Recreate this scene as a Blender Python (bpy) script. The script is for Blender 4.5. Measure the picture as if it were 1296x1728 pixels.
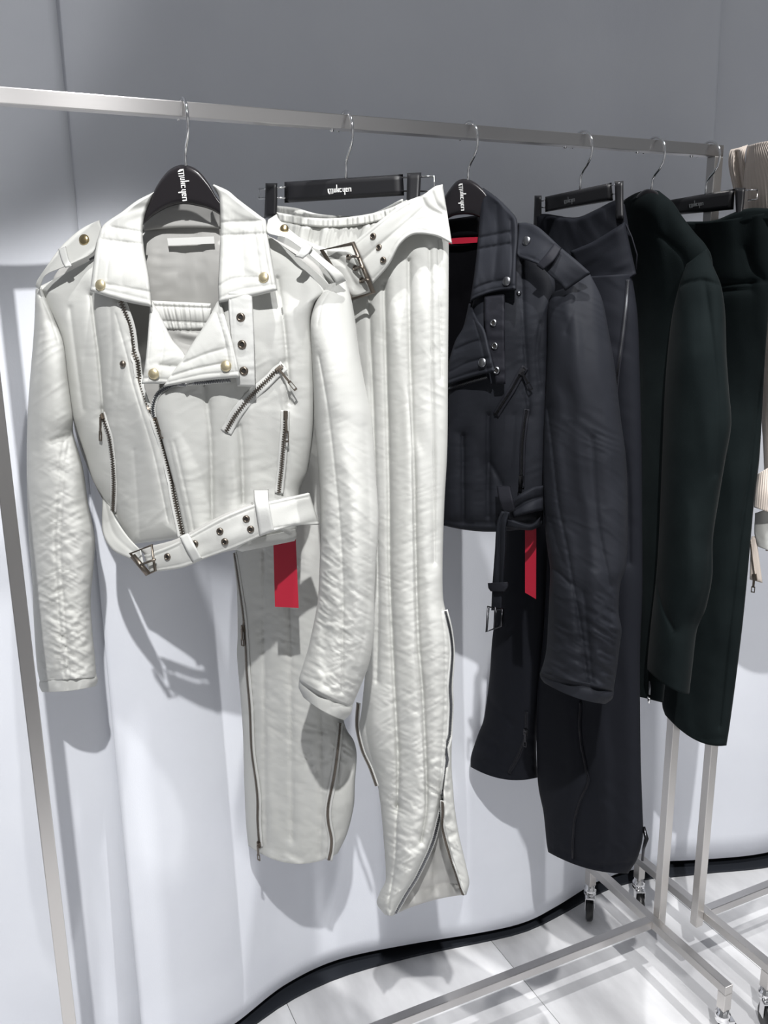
import bpy, bmesh, math, random
import numpy as np
from mathutils import Vector
from mathutils.bvhtree import BVHTree

scene = bpy.context.scene
for o in list(bpy.data.objects):
    bpy.data.objects.remove(o, do_unlink=True)
COL = scene.collection

# ------------------------------------------------------------------ camera
W_, H_ = 1296, 1728
FPX = 1465.7117
S = .019 / .03
CAM = np.array([-1.9173, -1.9308, 2.2915]) * S
YAW, PITCH, ROLL = .4345, .2409, -.0129
HR = 2.6889 * S            # top of the rail
XL = -1.8858 * S           # left post
ZF = .2285 * S             # top of the foot bars
YB, YF = .3447 * S, -.3388 * S
TW = .019                  # square tube
FW = np.array([math.sin(YAW)*math.cos(PITCH), math.cos(YAW)*math.cos(PITCH), -math.sin(PITCH)])
_R = np.array([math.cos(YAW), -math.sin(YAW), 0.]); _U = np.cross(_R, FW)
RT = _R*math.cos(ROLL) + _U*math.sin(ROLL)
UP = -_R*math.sin(ROLL) + _U*math.cos(ROLL)
cd = bpy.data.cameras.new('camera'); cam = bpy.data.objects.new('camera', cd); COL.objects.link(cam)
from mathutils import Matrix
cam.matrix_world = Matrix([[RT[0], UP[0], -FW[0], CAM[0]], [RT[1], UP[1], -FW[1], CAM[1]], [RT[2], UP[2], -FW[2], CAM[2]], [0, 0, 0, 1]])
cd.sensor_fit = 'VERTICAL'; cd.sensor_height = 36; cd.sensor_width = 27
cd.lens = FPX / H_ * 36
cd.clip_start = .05
scene.camera = cam

# ------------------------------------------------------------------ light
world = bpy.data.worlds.new('world'); scene.world = world; world.use_nodes = True
world.node_tree.nodes['Background'].inputs[0].default_value = (.93, .96, 1.0, 1)
world.node_tree.nodes['Background'].inputs[1].default_value = .19

def spot(name, loc, target, energy, half, blend=.18, radius=.02, col=(1, .995, .985)):
    d = bpy.data.lights.new(name, 'SPOT'); o = bpy.data.objects.new(name, d); COL.objects.link(o)
    o.location = loc
    o.rotation_euler = (Vector(target) - Vector(loc)).to_track_quat('-Z', 'Y').to_euler()
    d.energy = energy; d.spot_size = 2*half*math.pi/180; d.spot_blend = blend; d.shadow_soft_size = radius; d.color = col
    return o
spot('ceiling_spot_near_rail', (-.84, -.60, 3.2), (-.84, -.56, 0), 118, 28.5, .2, .024)
spot('ceiling_spot_behind_camera', (-1.47, -1.97, 3.2), (-.74, .10, 0), 350, 21.5, .2, .024)
spot('added_spot_left', (-1.95, -1.15, 2.75), (-1.66, .25, 2.30), 21, 24.5, .15, .03)  # added lamp that lifts the upper left curtain, no known fitting
spot('ceiling_spot_right', (.10, -.95, 3.2), (.16, -.62, 0), 185, 32, .2, .024)
spot('added_spot_opposite_wall', (-1.9, -2.5, 2.75), (-2.0, -3.5, 1.1), 90, 40, .4, .05)  # added lamp: lights the unseen opposite wall for metal reflections and fill
spot('added_spot_opposite_wall', (.3, -2.5, 2.75), (.4, -3.5, 1.1), 90, 40, .4, .05)  # second added lamp on the unseen opposite wall
scene.view_settings.view_transform = 'Standard'
scene.view_settings.look = 'None'
scene.view_settings.exposure = 0.0
scene.view_settings.gamma = 1.0
scene.view_settings.use_curve_mapping = False

# ------------------------------------------------------------------ materials
def mat(name, col, rough=.5, metal=0., noise=None, bump=None, sheen=0., spec=.5, col2=None, wave=None, coat=0., aniso=None):
    m = bpy.data.materials.new(name); m.use_nodes = True
    nt = m.node_tree; b = nt.nodes['Principled BSDF']
    b.inputs['Base Color'].default_value = (*col, 1); b.inputs['Roughness'].default_value = rough
    b.inputs['Metallic'].default_value = metal; b.inputs['Specular IOR Level'].default_value = spec
    if sheen:
        b.inputs['Sheen Weight'].default_value = sheen; b.inputs['Sheen Roughness'].default_value = .4
    if coat: b.inputs['Coat Weight'].default_value = coat
    if aniso is not None:
        b.inputs['Anisotropic'].default_value = .9; b.inputs['Anisotropic Rotation'].default_value = .25; cv = nt.nodes.new('ShaderNodeCombineXYZ')
        for k in range(3): cv.inputs[k].default_value = aniso[k]
        nt.links.new(cv.outputs[0], b.inputs['Tangent'])
    tc = nt.nodes.new('ShaderNodeTexCoord')
    def nz(scale, detail=3, stretch=None):
        n = nt.nodes.new('ShaderNodeTexNoise'); n.inputs['Scale'].default_value = scale; n.inputs['Detail'].default_value = detail
        if stretch:
            mp = nt.nodes.new('ShaderNodeMapping'); mp.inputs['Scale'].default_value = stretch
            nt.links.new(tc.outputs['Object'], mp.inputs[0]); nt.links.new(mp.outputs[0], n.inputs['Vector'])
        else: nt.links.new(tc.outputs['Object'], n.inputs['Vector'])
        return n
    if col2 is not None:
        n = nz(*noise)
        r = nt.nodes.new('ShaderNodeValToRGB'); r.color_ramp.elements[0].color = (*col, 1); r.color_ramp.elements[1].color = (*col2, 1)
        r.color_ramp.elements[0].position = .35; r.color_ramp.elements[1].position = .68
        nt.links.new(n.outputs[0], r.inputs[0]); nt.links.new(r.outputs[0], b.inputs['Base Color'])
    if bump:
        prev = None
        for (sc, det, st, strength, dist) in bump:
            n = nz(sc, det, st); bp = nt.nodes.new('ShaderNodeBump')
            bp.inputs['Strength'].default_value = strength; bp.inputs['Distance'].default_value = dist
            nt.links.new(n.outputs[0], bp.inputs['Height'])
            if prev: nt.links.new(prev.outputs[0], bp.inputs['Normal'])
            prev = bp
        nt.links.new(prev.outputs[0], b.inputs['Normal'])
    if wave:
        wv = nt.nodes.new('ShaderNodeTexWave'); wv.inputs['Scale'].default_value = wave[0]; wv.inputs['Distortion'].default_value = wave[1]
        wv.bands_direction = 'X'
        nt.links.new(tc.outputs['Object'], wv.inputs['Vector'])
        bp = nt.nodes.new('ShaderNodeBump'); bp.inputs['Strength'].default_value = wave[2]; bp.inputs['Distance'].default_value = .002
        nt.links.new(wv.outputs[0], bp.inputs['Height']); nt.links.new(bp.outputs[0], b.inputs['Normal'])
    return m
M = {}
M['cream'] = mat('cream_nylon', (.525, .528, .506), .72, 0, (9, 3), [(11, 2, (1, 1, .35), .035, .006), (700, 2, None, .10, .001)], .0, .16, (.56, .562, .542))
M['cream_strip'] = mat('cream_nylon_tape', (.56, .564, .548), .7, 0, None, [(300, 2, None, .15, .001)], 0, .15)
M['cream_lining'] = mat('cream_lining', (.44, .435, .42), .65, 0, None, [(14, 2, (1, 1, .3), .2, .006)], 0, .2)
M['black'] = mat('black_nylon', (.0130, .0142, .0185), .66, 0, (8, 3), [(11, 2, (1, 1, .35), .035, .006), (700, 2, None, .10, .001)], 0, .10, (.0185, .020, .0255))
M['black_soft'] = mat('black_softshell', (.0115, .0125, .0165), .7, 0, None, [(500, 2, None, .12, .001)], 0, .06)
M['black_strip'] = mat('black_nylon_tape', (.014, .0145, .019), .6, 0, None, [(300, 2, None, .15, .001)], 0, .1)
M['black_lining'] = mat('black_lining', (.003, .003, .004), .7, 0, None, [(18, 3, None, .3, .006)], 0, .05)
M['green'] = mat('dark_green_suede', (.0065, .0095, .0102), .8, 0, (12, 3), [(900, 2, None, .2, .001)], .02, .04, (.0095, .0135, .0142))
M['knit'] = mat('beige_rib_knit', (.60, .53, .475), .85, 0, None, [(600, 2, None, .3, .001)], .3, .2)
M['red'] = mat('red_card', (.42, .012, .035), .5, 0, None, [(400, 2, None, .05, .001)])
M['white'] = mat('white_ribbon', (.82, .82, .80), .5, 0, None, [(500, 2, None, .1, .001)])
M['brass'] = mat('antique_brass', (.50, .40, .23), .28, 1, None, [(60, 2, None, .06, .001)])
M['brass_pale'] = mat('pale_brass', (.62, .54, .36), .42, .85, None, [(60, 2, None, .06, .001)])
M['bronze'] = mat('dark_bronze', (.20, .172, .145), .38, 1, None, [(80, 2, None, .1, .001)])
M['gunmetal'] = mat('gunmetal', (.20, .205, .22), .34, 1, None, [(80, 2, None, .05, .001)])
M['darkmetal'] = mat('black_metal', (.05, .05, .055), .3, 1, None, [(80, 2, None, .05, .001)])
M['chrome'] = mat('chrome', (.82, .82, .83), .1, 1, None, [(40, 2, None, .02, .001)])
M['steel'] = mat('brushed_steel', (.64, .62, .60), .36, 1, None, [(220, 3, (1, 1, .02), .03, .001)], aniso=(0, 0, 1))
M['steel_y'] = mat('brushed_steel_foot', (.64, .62, .60), .36, 1, None, [(220, 3, (1, .02, 1), .03, .001)], aniso=(0, 1, 0))
M['rail'] = mat('brushed_steel_rail', (.60, .585, .58), .32, 1, None, [(220, 3, (.02, 1, 1), .03, .001)], aniso=(1, 0, 0))
M['plastic'] = mat('matt_black_plastic', (.007, .007, .009), .5, 0, None, [(400, 2, None, .04, .001)])
M['plastic_gloss'] = mat('satin_black_plastic', (.014, .012, .014), .30, 0, None, [(300, 2, None, .03, .001)])
M['print'] = mat('white_print', (.85, .85, .84), .5, 0, None, [(300, 2, None, .02, .001)])
M['print_dim'] = mat('grey_print', (.22, .23, .24), .5, 0, None, [(300, 2, None, .02, .001)])
M['hole_shade'] = mat('dark_hole_shade', (.02, .018, .016), .7, 0, None, [(300, 2, None, .02, .001)])  # near-black that paints the shade inside the eyelets
M['rubber'] = mat('black_rubber', (.015, .015, .016), .35, 0, None, [(200, 2, None, .05, .001)])
M['curtain'] = mat('grey_curtain_cloth', (.735, .755, .815), .8, 0, (6, 3), [(7, 3, (1, 1, .35), .22, .012), (900, 1, (1, 1, .3), .12, .001)], .0, .2, (.765, .785, .84))
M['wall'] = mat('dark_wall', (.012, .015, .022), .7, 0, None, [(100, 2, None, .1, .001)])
M['plaster'] = mat('white_plaster', (.70, .70, .70), .8, 0, None, [(60, 3, None, .1, .002)])
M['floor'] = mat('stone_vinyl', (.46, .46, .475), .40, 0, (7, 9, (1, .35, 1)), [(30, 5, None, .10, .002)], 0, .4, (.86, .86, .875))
M['joint'] = mat('floor_joint', (.20, .20, .205), .7, 0, None, [(100, 2, None, .1, .001)])

# ------------------------------------------------------------------ basic helpers
def ray(x, y):
    x = np.asarray(x, float); y = np.asarray(y, float)
    return FW + RT*((x-648)/FPX)[..., None] - UP*((y-864)/FPX)[..., None]
def onplane(x, y, p0, n):
    d = ray(np.array(x), np.array(y)); return CAM + d*(((np.array(p0)-CAM) @ n)/(d @ n))
class Gar:
    """vertical plane of a hanging garment: through the rail at X, turned by alpha; d is the distance in front of it"""
    def __init__(s, X, alpha):
        a = math.radians(alpha); s.o = np.array([X, 0., 0.]); s.n = np.array([-math.sin(a), -math.cos(a), 0.]); s.t = np.array([math.cos(a), -math.sin(a), 0.])
    def P(s, x, y, d):
        r = ray(x, y); d = np.asarray(d, float)
        k = (((s.o-CAM) @ s.n) + d)/(r @ s.n)
        return CAM + r*k[..., None]
    def depth(s, p): return float((np.array(p)-s.o) @ s.n)

def thing(name, loc, label, cat, group=None):
    o = bpy.data.objects.new(name, None); COL.objects.link(o); o.location = loc; o.empty_display_size = .05
    o['label'] = label; o['category'] = cat
    if group: o['group'] = group
    return o
def wloc(o):
    v = np.zeros(3)
    while o is not None: v += np.array(o.location); o = o.parent
    return v
def mesh_obj(name, V, F, material, parent=None, smooth=True, recalc=True, loc=None, kind=None):
    V = np.asarray(V, float)
    base = wloc(parent) if parent is not None else np.zeros(3)
    me = bpy.data.meshes.new(name)
    o = bpy.data.objects.new(name, me)
    if parent is None and loc is not None:
        o.location = loc; V = V-np.array(loc)
    me.from_pydata((V-base).tolist(), [], [tuple(int(i) for i in f) for f in F])
    if recalc:
        bm = bmesh.new(); bm.from_mesh(me); bmesh.ops.recalc_face_normals(bm, faces=bm.faces[:]); bm.to_mesh(me); bm.free()
    if smooth: me.polygons.foreach_set('use_smooth', [True]*len(me.polygons))
    me.materials.append(material); me.update()
    COL.objects.link(o)
    if parent is not None: o.parent = parent
    if kind: o['kind'] = kind
    return o
def tag(o, label, cat, group=None, kind=None):
    o['label'] = label; o['category'] = cat
    if group: o['group'] = group
    if kind: o['kind'] = kind
    return o
class MB:
    def __init__(s): s.V = []; s.F = []
    def add(s, V, F):
        k = len(s.V); s.V += [tuple(v) for v in V]; s.F += [tuple(i+k for i in f) for f in F]; return s
    def box(s, lo, hi):
        x0, y0, z0 = lo; x1, y1, z1 = hi
        return s.add([(x0, y0, z0), (x1, y0, z0), (x1, y1, z0), (x0, y1, z0), (x0, y0, z1), (x1, y0, z1), (x1, y1, z1), (x0, y1, z1)],
                     [(0, 3, 2, 1), (4, 5, 6, 7), (0, 1, 5, 4), (1, 2, 6, 5), (2, 3, 7, 6), (3, 0, 4, 7)])
    def frame_box(s, c, ax, ay, az, sx, sy, sz):
        c = np.array(c); V = []
        for k in (-1, 1):
            for j, i in ((-1, -1), (-1, 1), (1, 1), (1, -1)):
                V.append(c+ax*sx*i/2+ay*sy*j/2+az*sz*k/2)
        return s.add(V, [(0, 3, 2, 1), (4, 5, 6, 7), (0, 1, 5, 4), (1, 2, 6, 5), (2, 3, 7, 6), (3, 0, 4, 7)])
    def tube(s, pts, r, n=8, closed=False):
        pts = [np.array(p, float) for p in pts]; m = len(pts); k0 = len(s.V)
        r = [r]*m if np.isscalar(r) else r
        up = None; rings = []
        for i, p in enumerate(pts):
            a = pts[(i-1) % m] if (i > 0 or closed) else p; b = pts[(i+1) % m] if (i < m-1 or closed) else p
            t = b-a; t = t/np.linalg.norm(t)
            if up is None:
                up = np.array([0, 0, 1.]) if abs(t[2]) < .9 else np.array([1., 0, 0])
            u = up-t*(up@t); u /= np.linalg.norm(u); v = np.cross(t, u); up = u
            s.V += [tuple(p+r[i]*(u*math.cos(2*math.pi*j/n)+v*math.sin(2*math.pi*j/n))) for j in range(n)]
        for i in range(m if closed else m-1):
            for j in range(n):
                a = k0+i*n+j; b = k0+i*n+(j+1) % n; c = k0+((i+1) % m)*n+(j+1) % n; d = k0+((i+1) % m)*n+j
                s.F.append((a, b, c, d))
        if not closed:
            s.F.append(tuple(k0+j for j in range(n))[::-1]); s.F.append(tuple(k0+(m-1)*n+j for j in range(n)))
        return s
    def lathe(s, c, ax, prof, n=20):
        c = np.array(c, float); ax = np.array(ax, float); ax /= np.linalg.norm(ax)
        u = np.cross(ax, [0, 0, 1.] if abs(ax[2]) < .9 else [1., 0, 0]); u /= np.linalg.norm(u); v = np.cross(ax, u); k0 = len(s.V)
        for (r, h) in prof:
            s.V += [tuple(c+ax*h+r*(u*math.cos(2*math.pi*j/n)+v*math.sin(2*math.pi*j/n))) for j in range(n)]
        for i in range(len(prof)-1):
            for j in range(n): s.F.append((k0+i*n+j, k0+i*n+(j+1) % n, k0+(i+1)*n+(j+1) % n, k0+(i+1)*n+j))
        if prof[0][0] > 1e-6: s.F.append(tuple(k0+j for j in range(n)))
        if prof[-1][0] > 1e-6: s.F.append(tuple(k0+(len(prof)-1)*n+j for j in range(n)))
        return s
    def build(s, name, material, parent=None, smooth=False, kind=None, loc=None, bevel=0):
        o = mesh_obj(name, s.V, s.F, material, parent, smooth, kind=kind, loc=loc)
        if bevel:
            b = o.modifiers.new('bevel', 'BEVEL'); b.width = bevel; b.segments = 2; b.limit_method = 'ANGLE'
        return o

# ------------------------------------------------------------------ cloth helpers
_rng = np.random.RandomState(7); _T = _rng.rand(256, 256)
def vnoise(x, y, seed=0):
    x = np.asarray(x, float)+seed*17.31; y = np.asarray(y, float)+seed*9.77
    i = np.floor(x).astype(int); j = np.floor(y).astype(int); fx = x-i; fy = y-j
    fx = fx*fx*fx*(fx*(fx*6-15)+10); fy = fy*fy*fy*(fy*(fy*6-15)+10)
    g = lambda a, b: _T[a % 256, b % 256]
    return ((g(i, j)*(1-fx)+g(i+1, j)*fx)*(1-fy)+(g(i, j+1)*(1-fx)+g(i+1, j+1)*fx)*fy)*2-1
def spline(pts, n):
    P = np.array([list(p)+[0.]*(3-len(p)) for p in pts], float)
    if len(P) == 2:
        t = np.linspace(0, 1, n)[:, None]; return P[0]*(1-t)+P[1]*t
    Q = np.vstack([2*P[0]-P[1], P, 2*P[-1]-P[-2]]); out = []; ts = np.linspace(0, 1, 12, endpoint=False)[:, None]
    for i in range(len(P)-1):
        a, b, c, d = Q[i:i+4]
        out.append(.5*((2*b)+(-a+c)*ts*.9+(2*a-5*b+4*c-d)*ts**2*1.0+(-a+3*b-3*c+d)*ts**3) if False else
                   (lambda m0, m1: (2*ts**3-3*ts**2+1)*b+(ts**3-2*ts**2+ts)*m0+(-2*ts**3+3*ts**2)*c+(ts**3-ts**2)*m1)((c-a)*.45, (d-b)*.45))
    C = np.vstack(out+[P[-1:]])
    L = np.concatenate([[0], np.cumsum(np.hypot(np.diff(C[:, 0]), np.diff(C[:, 1]))+1e-6)]); q = np.linspace(0, L[-1], n)
    return np.stack([np.interp(q, L, C[:, k]) for k in range(3)], 1)
def seg_dist(X, Y, pts):
    p = spline([q[:2] for q in pts], max(2, 10*(len(pts)-1)+1))[:, :2]; best = np.full(X.shape, 1e9)
    for (ax, ay), (bx, by) in zip(p[:-1], p[1:]):
        vx, vy = bx-ax, by-ay; l = vx*vx+vy*vy+1e-9
        t = np.clip(((X-ax)*vx+(Y-ay)*vy)/l, 0, 1); best = np.minimum(best, np.hypot(X-ax-t*vx, Y-ay-t*vy))
    return best
def wrinkles(X, Y, items):
    D = np.zeros_like(X)
    for it in items:
        ang, lx, ly, amp, seed = it[:5]
        c, s_ = math.cos(math.radians(ang)), math.sin(math.radians(ang))
        wx = X+8*vnoise(X/60, Y/60, seed+3); wy = Y+8*vnoise(X/60, Y/60, seed+4)
        u = (wx*c+wy*s_)/lx; v = (-wx*s_+wy*c)/ly
        n = vnoise(u, v, seed)
        if len(it) > 5 and it[5] == 'ridge': n = 1-2*np.abs(n)**.8
        mask = 1.
        if len(it) > 6: mask = np.clip(.5+1.2*vnoise(X/it[6], Y/it[6], seed+9), 0, 1)
        D += amp*n*mask
    return D
LOFTS = {}
def loft(name, G, L, R, parent, material, nr=60, nc=24, T=.02, Tb=None, prof='tube', er=14, bow=0, bowp=1, seams=(), wr=(), pinch=None, extra=None, endround=0, kind=None, dd=0., smooth=True, topbow=0):
    """closed cloth piece between two outline curves (photo pixels + distance in front of the garment plane)"""
    Tb = T if Tb is None else Tb
    A = spline(L, nr); B = spline(R, nr)
    j = np.linspace(0, 1, nc); s = .5*j+.5*(1-np.cos(np.pi*j))/2 if prof == 'tube' else .75*j+.25*(1-np.cos(np.pi*j))/2
    t = np.linspace(0, 1, nr)
    s2, t2 = s[None, :], t[:, None]
    X = A[:, :1]+(B[:, :1]-A[:, :1])*s2; Y = A[:, 1:2]+(B[:, 1:2]-A[:, 1:2])*s2; D = A[:, 2:]+(B[:, 2:]-A[:, 2:])*s2+dd
    Y = Y+bow*4*s2*(1-s2)*t2**bowp+topbow*4*s2*(1-s2)*(1-t2)**bowp
    wid = np.hypot(B[:, 0]-A[:, 0], B[:, 1]-A[:, 1])[:, None]
    lens = np.hypot(np.diff(X, axis=0), np.diff(Y, axis=0)).sum(0)[None, :]
    if prof == 'tube':
        h = np.sqrt(np.clip(1-(2*s2-1)**2, 0, 1))*np.ones_like(t2)
        if endround:
            q = np.clip(np.minimum(t2 if endround in (1, 3) else 9, (1-t2) if endround in (2, 3) else 9)*lens/er, 0, 1); h = h*np.sqrt(1-(1-q)**2)
    else:
        e = np.minimum(np.minimum(s2, 1-s2)*wid, np.minimum(t2, 1-t2)*lens)
        q = np.clip(e/er, 0, 1); h = np.sqrt(np.clip(1-(1-q)**2, 0, 1))
    Tt = T(t2) if callable(T) else T; Tbt = Tb(t2) if callable(Tb) else Tb
    hm = np.clip(h*2.2, 0, 1)
    f = Tt*h
    for sm in seams:
        pts, w, amp = sm[:3]
        dist = seg_dist(X, Y, pts); f = f-amp*(.25*np.exp(-(dist/(.7*w))**2)+.85*np.exp(-dist/(2.6*w)))*hm
        if len(sm) > 3:     # pinch wrinkles running off the seam
            pa, pl = sm[3], sm[4]; ang = sm[5] if len(sm) > 5 else 0
            c, q_ = math.cos(math.radians(ang)), math.sin(math.radians(ang))
            u = (X*c+Y*q_)/26; v = (-X*q_+Y*c)/6.5
            f = f+pa*np.clip((Y-620)/480, .3, 1.)*(1-2.2*np.abs(vnoise(u, v, len(pts)+int(pts[0][0]))))*np.exp(-dist/pl)*hm
    if wr: f = f+wrinkles(X, Y, wr)*hm
    if extra is not None: f = f+extra(X, Y, s2, t2)*hm
    f = np.maximum(f, -Tbt*h*.8)
    Vf = G.P(X, Y, D+f); Vb = G.P(X, Y, D-Tbt*h)
    nf = nr*nc; idx = np.arange(nf).reshape(nr, nc); ib = idx+nf
    zero = (h < 1e-4)*np.ones((nr, nc), bool)
    ib = np.where(zero, idx, ib)
    used = np.unique(np.concatenate([idx.ravel(), ib.ravel()])); remap = np.full(2*nf, -1); remap[used] = np.arange(len(used))
    V = np.vstack([Vf.reshape(-1, 3), Vb.reshape(-1, 3)])[used]
    idx = remap[idx]; ib = remap[ib]; F = []
    ff = np.stack([idx[:-1, :-1], idx[:-1, 1:], idx[1:, 1:], idx[1:, :-1]], -1).reshape(-1, 4)
    fb = np.stack([ib[:-1, :-1], ib[1:, :-1], ib[1:, 1:], ib[:-1, 1:]], -1).reshape(-1, 4)
    F = ff.tolist()
    def addq(q):
        r = []
        for i in q:
            if i not in r: r.append(i)
        if len(r) >= 3: F.append(r)
    for q in fb.tolist():
        if len(set(q)) >= 3: addq(q)
    for r_ in (0, nr-1):
        for k in range(nc-1): addq([int(idx[r_, k]), int(idx[r_, k+1]), int(ib[r_, k+1]), int(ib[r_, k])])
    for c_ in (0, nc-1):
        for k in range(nr-1): addq([int(idx[k, c_]), int(idx[k+1, c_]), int(ib[k+1, c_]), int(ib[k, c_])])
    # drop faces doubled by shared border points
    seen = set(); F2 = []
    for q in F:
        k = tuple(sorted(q))
        if k in seen: continue
        seen.add(k); F2.append(q)
    o = mesh_obj(name, V, F2, material, parent, smooth, kind=kind)
    o_bvh = BVHTree.FromPolygons([Vector(v) for v in Vf.reshape(-1, 3)], np.stack([np.arange(nf).reshape(nr, nc)[:-1, :-1], np.arange(nf).reshape(nr, nc)[:-1, 1:], np.arange(nf).reshape(nr, nc)[1:, 1:], np.arange(nf).reshape(nr, nc)[1:, :-1]], -1).reshape(-1, 4).tolist())
    LOFTS[o.name] = o_bvh
    return o
def hit(x, y, on, G):
    """point and outward normal of the cloth seen at a pixel"""
    best = None; r = Vector(ray(np.array(x), np.array(y))).normalized()
    for o in on:
        h = LOFTS[o.name].ray_cast(Vector(CAM), r)
        if h[0] is not None and (best is None or h[3] < best[2]):
            n = h[1] if h[1].dot(r) < 0 else -h[1]; best = (np.array(h[0]), np.array(n), h[3])
    return best
def surf(pts, on, G, step=3., d0=.06):
    """sample a pixel path on the cloth"""
    L = 0
    for a, b in zip(pts[:-1], pts[1:]): L += math.hypot(b[0]-a[0], b[1]-a[1])
    n = max(2, int(L/step)+1); C = spline([p[:2] for p in pts], n); Pp = []; N = []; last = d0
    dep = []
    for x, y, _ in C:
        h = hit(x, y, on, G)
        dep.append(G.depth(h[0]) if h else np.nan); N.append(h[1] if h else G.n)
    dep = np.array(dep); ok = ~np.isnan(dep)
    dep = np.interp(np.arange(n), np.arange(n)[ok], dep[ok]) if ok.any() else np.full(n, d0)
    k = np.ones(5)/5; pad = np.concatenate([[dep[0]]*2, dep, [dep[-1]]*2]); dep = np.convolve(pad, k, 'valid')
    Pp = G.P(C[:, 0], C[:, 1], dep); N = np.array(N)
    Npad = np.vstack([N[:1]]*3+[N]+[N[-1:]]*3); N = sum(Npad[i:i+n] for i in range(7)); N = N*.5+G.n*2.5
    N /= np.linalg.norm(N, axis=1)[:, None]
    return Pp, N, C
PXM = lambda p: float(((np.array(p)-CAM) @ FW)/FPX)     # metres per pixel at a point
def ribbon(name, P, N, w, th, material, parent, lift=.0, kind=None):
    T = np.gradient(P, axis=0); T /= np.linalg.norm(T, axis=1)[:, None]; Sd = np.cross(N, T); Sd /= np.linalg.norm(Sd, axis=1)[:, None]
    m = len(P); prof = [(-.5, 0), (-.5, .7), (-.38, 1), (.38, 1), (.5, .7), (.5, 0)]
    V = []
    for a, b in prof: V.append(P+Sd*w*a+N*(lift+th*b))
    V = np.stack(V, 1).reshape(-1, 3); k = len(prof); F = []
    for i in range(m-1):
        for j in range(k): F.append((i*k+j, i*k+(j+1) % k, (i+1)*k+(j+1) % k, (i+1)*k+j))
    F.append(tuple(range(k))); F.append(tuple((m-1)*k+j for j in range(k)))
    return mesh_obj(name, V, F, material, parent, True, kind=kind)
def zipper(name, G, pts, on, parent, tape, metal, tw=9, zw=4.2, pull=None, pullang=None, pitch=2.6, pl=30, lift=.0015, tapeon=True, slider=True):
    P, N, C = surf(pts, on, G); px = PXM(P[len(P)//2])
    if tapeon: t = ribbon(name, P, N, tw*px, .0016, tape, parent, lift)
    else: t = parent
    T = np.gradient(P, axis=0); T /= np.linalg.norm(T, axis=1)[:, None]; Sd = np.cross(N, T)
    L = np.concatenate([[0], np.cumsum(np.linalg.norm(np.diff(P, axis=0), axis=1))]); q = np.arange(pitch*px/2, L[-1], pitch*px/2)
    mb = MB()
    for i, l in enumerate(q):
        k = min(np.searchsorted(L, l), len(P)-1); a = (l-L[k-1])/max(1e-9, L[k]-L[k-1]); p = P[k-1]*(1-a)+P[k]*a
        mb.frame_box(p+Sd[k]*(.16 if i % 2 else -.16)*zw*px+N[k]*(lift+.002), Sd[k], T[k], N[k], zw*px*.68, pitch*px*.34, .0016)
    mb.build('zip_teeth', metal, t, kind='stuff')
    if pull is not None:
        k = int(np.argmin(np.hypot(C[:, 0]-pull[0], C[:, 1]-pull[1]))); p, n, tt, sd = P[k], N[k], T[k], Sd[k]
        mb = MB(); c = p+n*(lift+.003)
        mb.frame_box(c, sd, tt, n, 7*px, 11*px, .004); mb.frame_box(c+n*.0022, sd, tt, n, 3.4*px, 9*px, .002)
        # tab hanging down
        dn = np.array([0, 0, -1.]); dn = dn-n*(dn@n)*.9; dn /= np.linalg.norm(dn)
        if pullang is not None: dn = dn*math.cos(math.radians(pullang))+np.cross(n, dn)*math.sin(math.radians(pullang))
        sx = np.cross(n, dn); sx /= np.linalg.norm(sx); c2 = c+n*.0035
        l1 = pl*px; wv = 6*px
        mb.frame_box(c2+dn*l1*.32, sx, dn, n, wv*.62, l1*.62, .0014)
        for sg in (-1, 1): mb.frame_box(c2+dn*l1*.80+sx*sg*wv*.42, sx, dn, n, wv*.22, l1*.36, .0014)
        mb.frame_box(c2+dn*l1*.64, sx, dn, n, wv, l1*.07, .0014); mb.frame_box(c2+dn*l1*.98, sx, dn, n, wv, l1*.07, .0014)
        mb.build('zip_pull', metal, t)
    return t
def button(name, G, x, y, r, on, parent, material, lift=.001, tilt=None):
    h = hit(x, y, on, G); 
    p, n = (h[0], h[1]) if h else (G.P(np.array(x), np.array(y), .08), G.n)
    n = n*.4+G.n*.6 if tilt is None else np.array(tilt); n = n/np.linalg.norm(n); R = r*PXM(p)
    MB().lathe(p+n*lift, n, [(R*.8, -.002), (R, 0), (R, .0012), (R*.92, .0022), (R*.7, .0031), (R*.4, .0037), (0, .004)], 24).build(name, material, parent, True)
def eyelet(name, G, x, y, r, on, parent, material, lift=.0005):
    h = hit(x, y, on, G)
    p, n = (h[0], h[1]) if h else (G.P(np.array(x), np.array(y), .08), G.n)
    n = n*.4+G.n*.6; n = n/np.linalg.norm(n); R = r*PXM(p)
    o = MB().lathe(p+n*lift, n, [(R*.48, -.001), (R*.46, .0014), (R*.6, .0024), (R*.8, .0022), (R, .0008), (R, -.001)], 20).build(name, material, parent, True)
    MB().lathe(p+n*lift, n, [(R*.5, -.0006), (R*.5, .0006)], 16).build('eyelet_shade_disc', M['hole_shade'], o)  # solid dark disc: painted shade in place of an opening
def prism(name, G, polys, d0, d1, material, parent, smooth=False, bevel=0, kind=None):
    """flat plates: pixel outlines between two distances in front of the garment plane (d per plate may be a list)"""
    mb = MB()
    for pl in polys:
        a = np.array(pl, float); n = len(a); dz = a[:, 2] if a.shape[1] > 2 else np.zeros(n)
        Vb = G.P(a[:, 0], a[:, 1], dz+d0); Vf = G.P(a[:, 0], a[:, 1], dz+d1)
        mb.add(np.vstack([Vb, Vf]), [tuple(range(n))[::-1], tuple(range(n, 2*n))]+[(i, (i+1) % n, n+(i+1) % n, n+i) for i in range(n)])
    return mb.build(name, material, parent, smooth, bevel=bevel, kind=kind)

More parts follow.
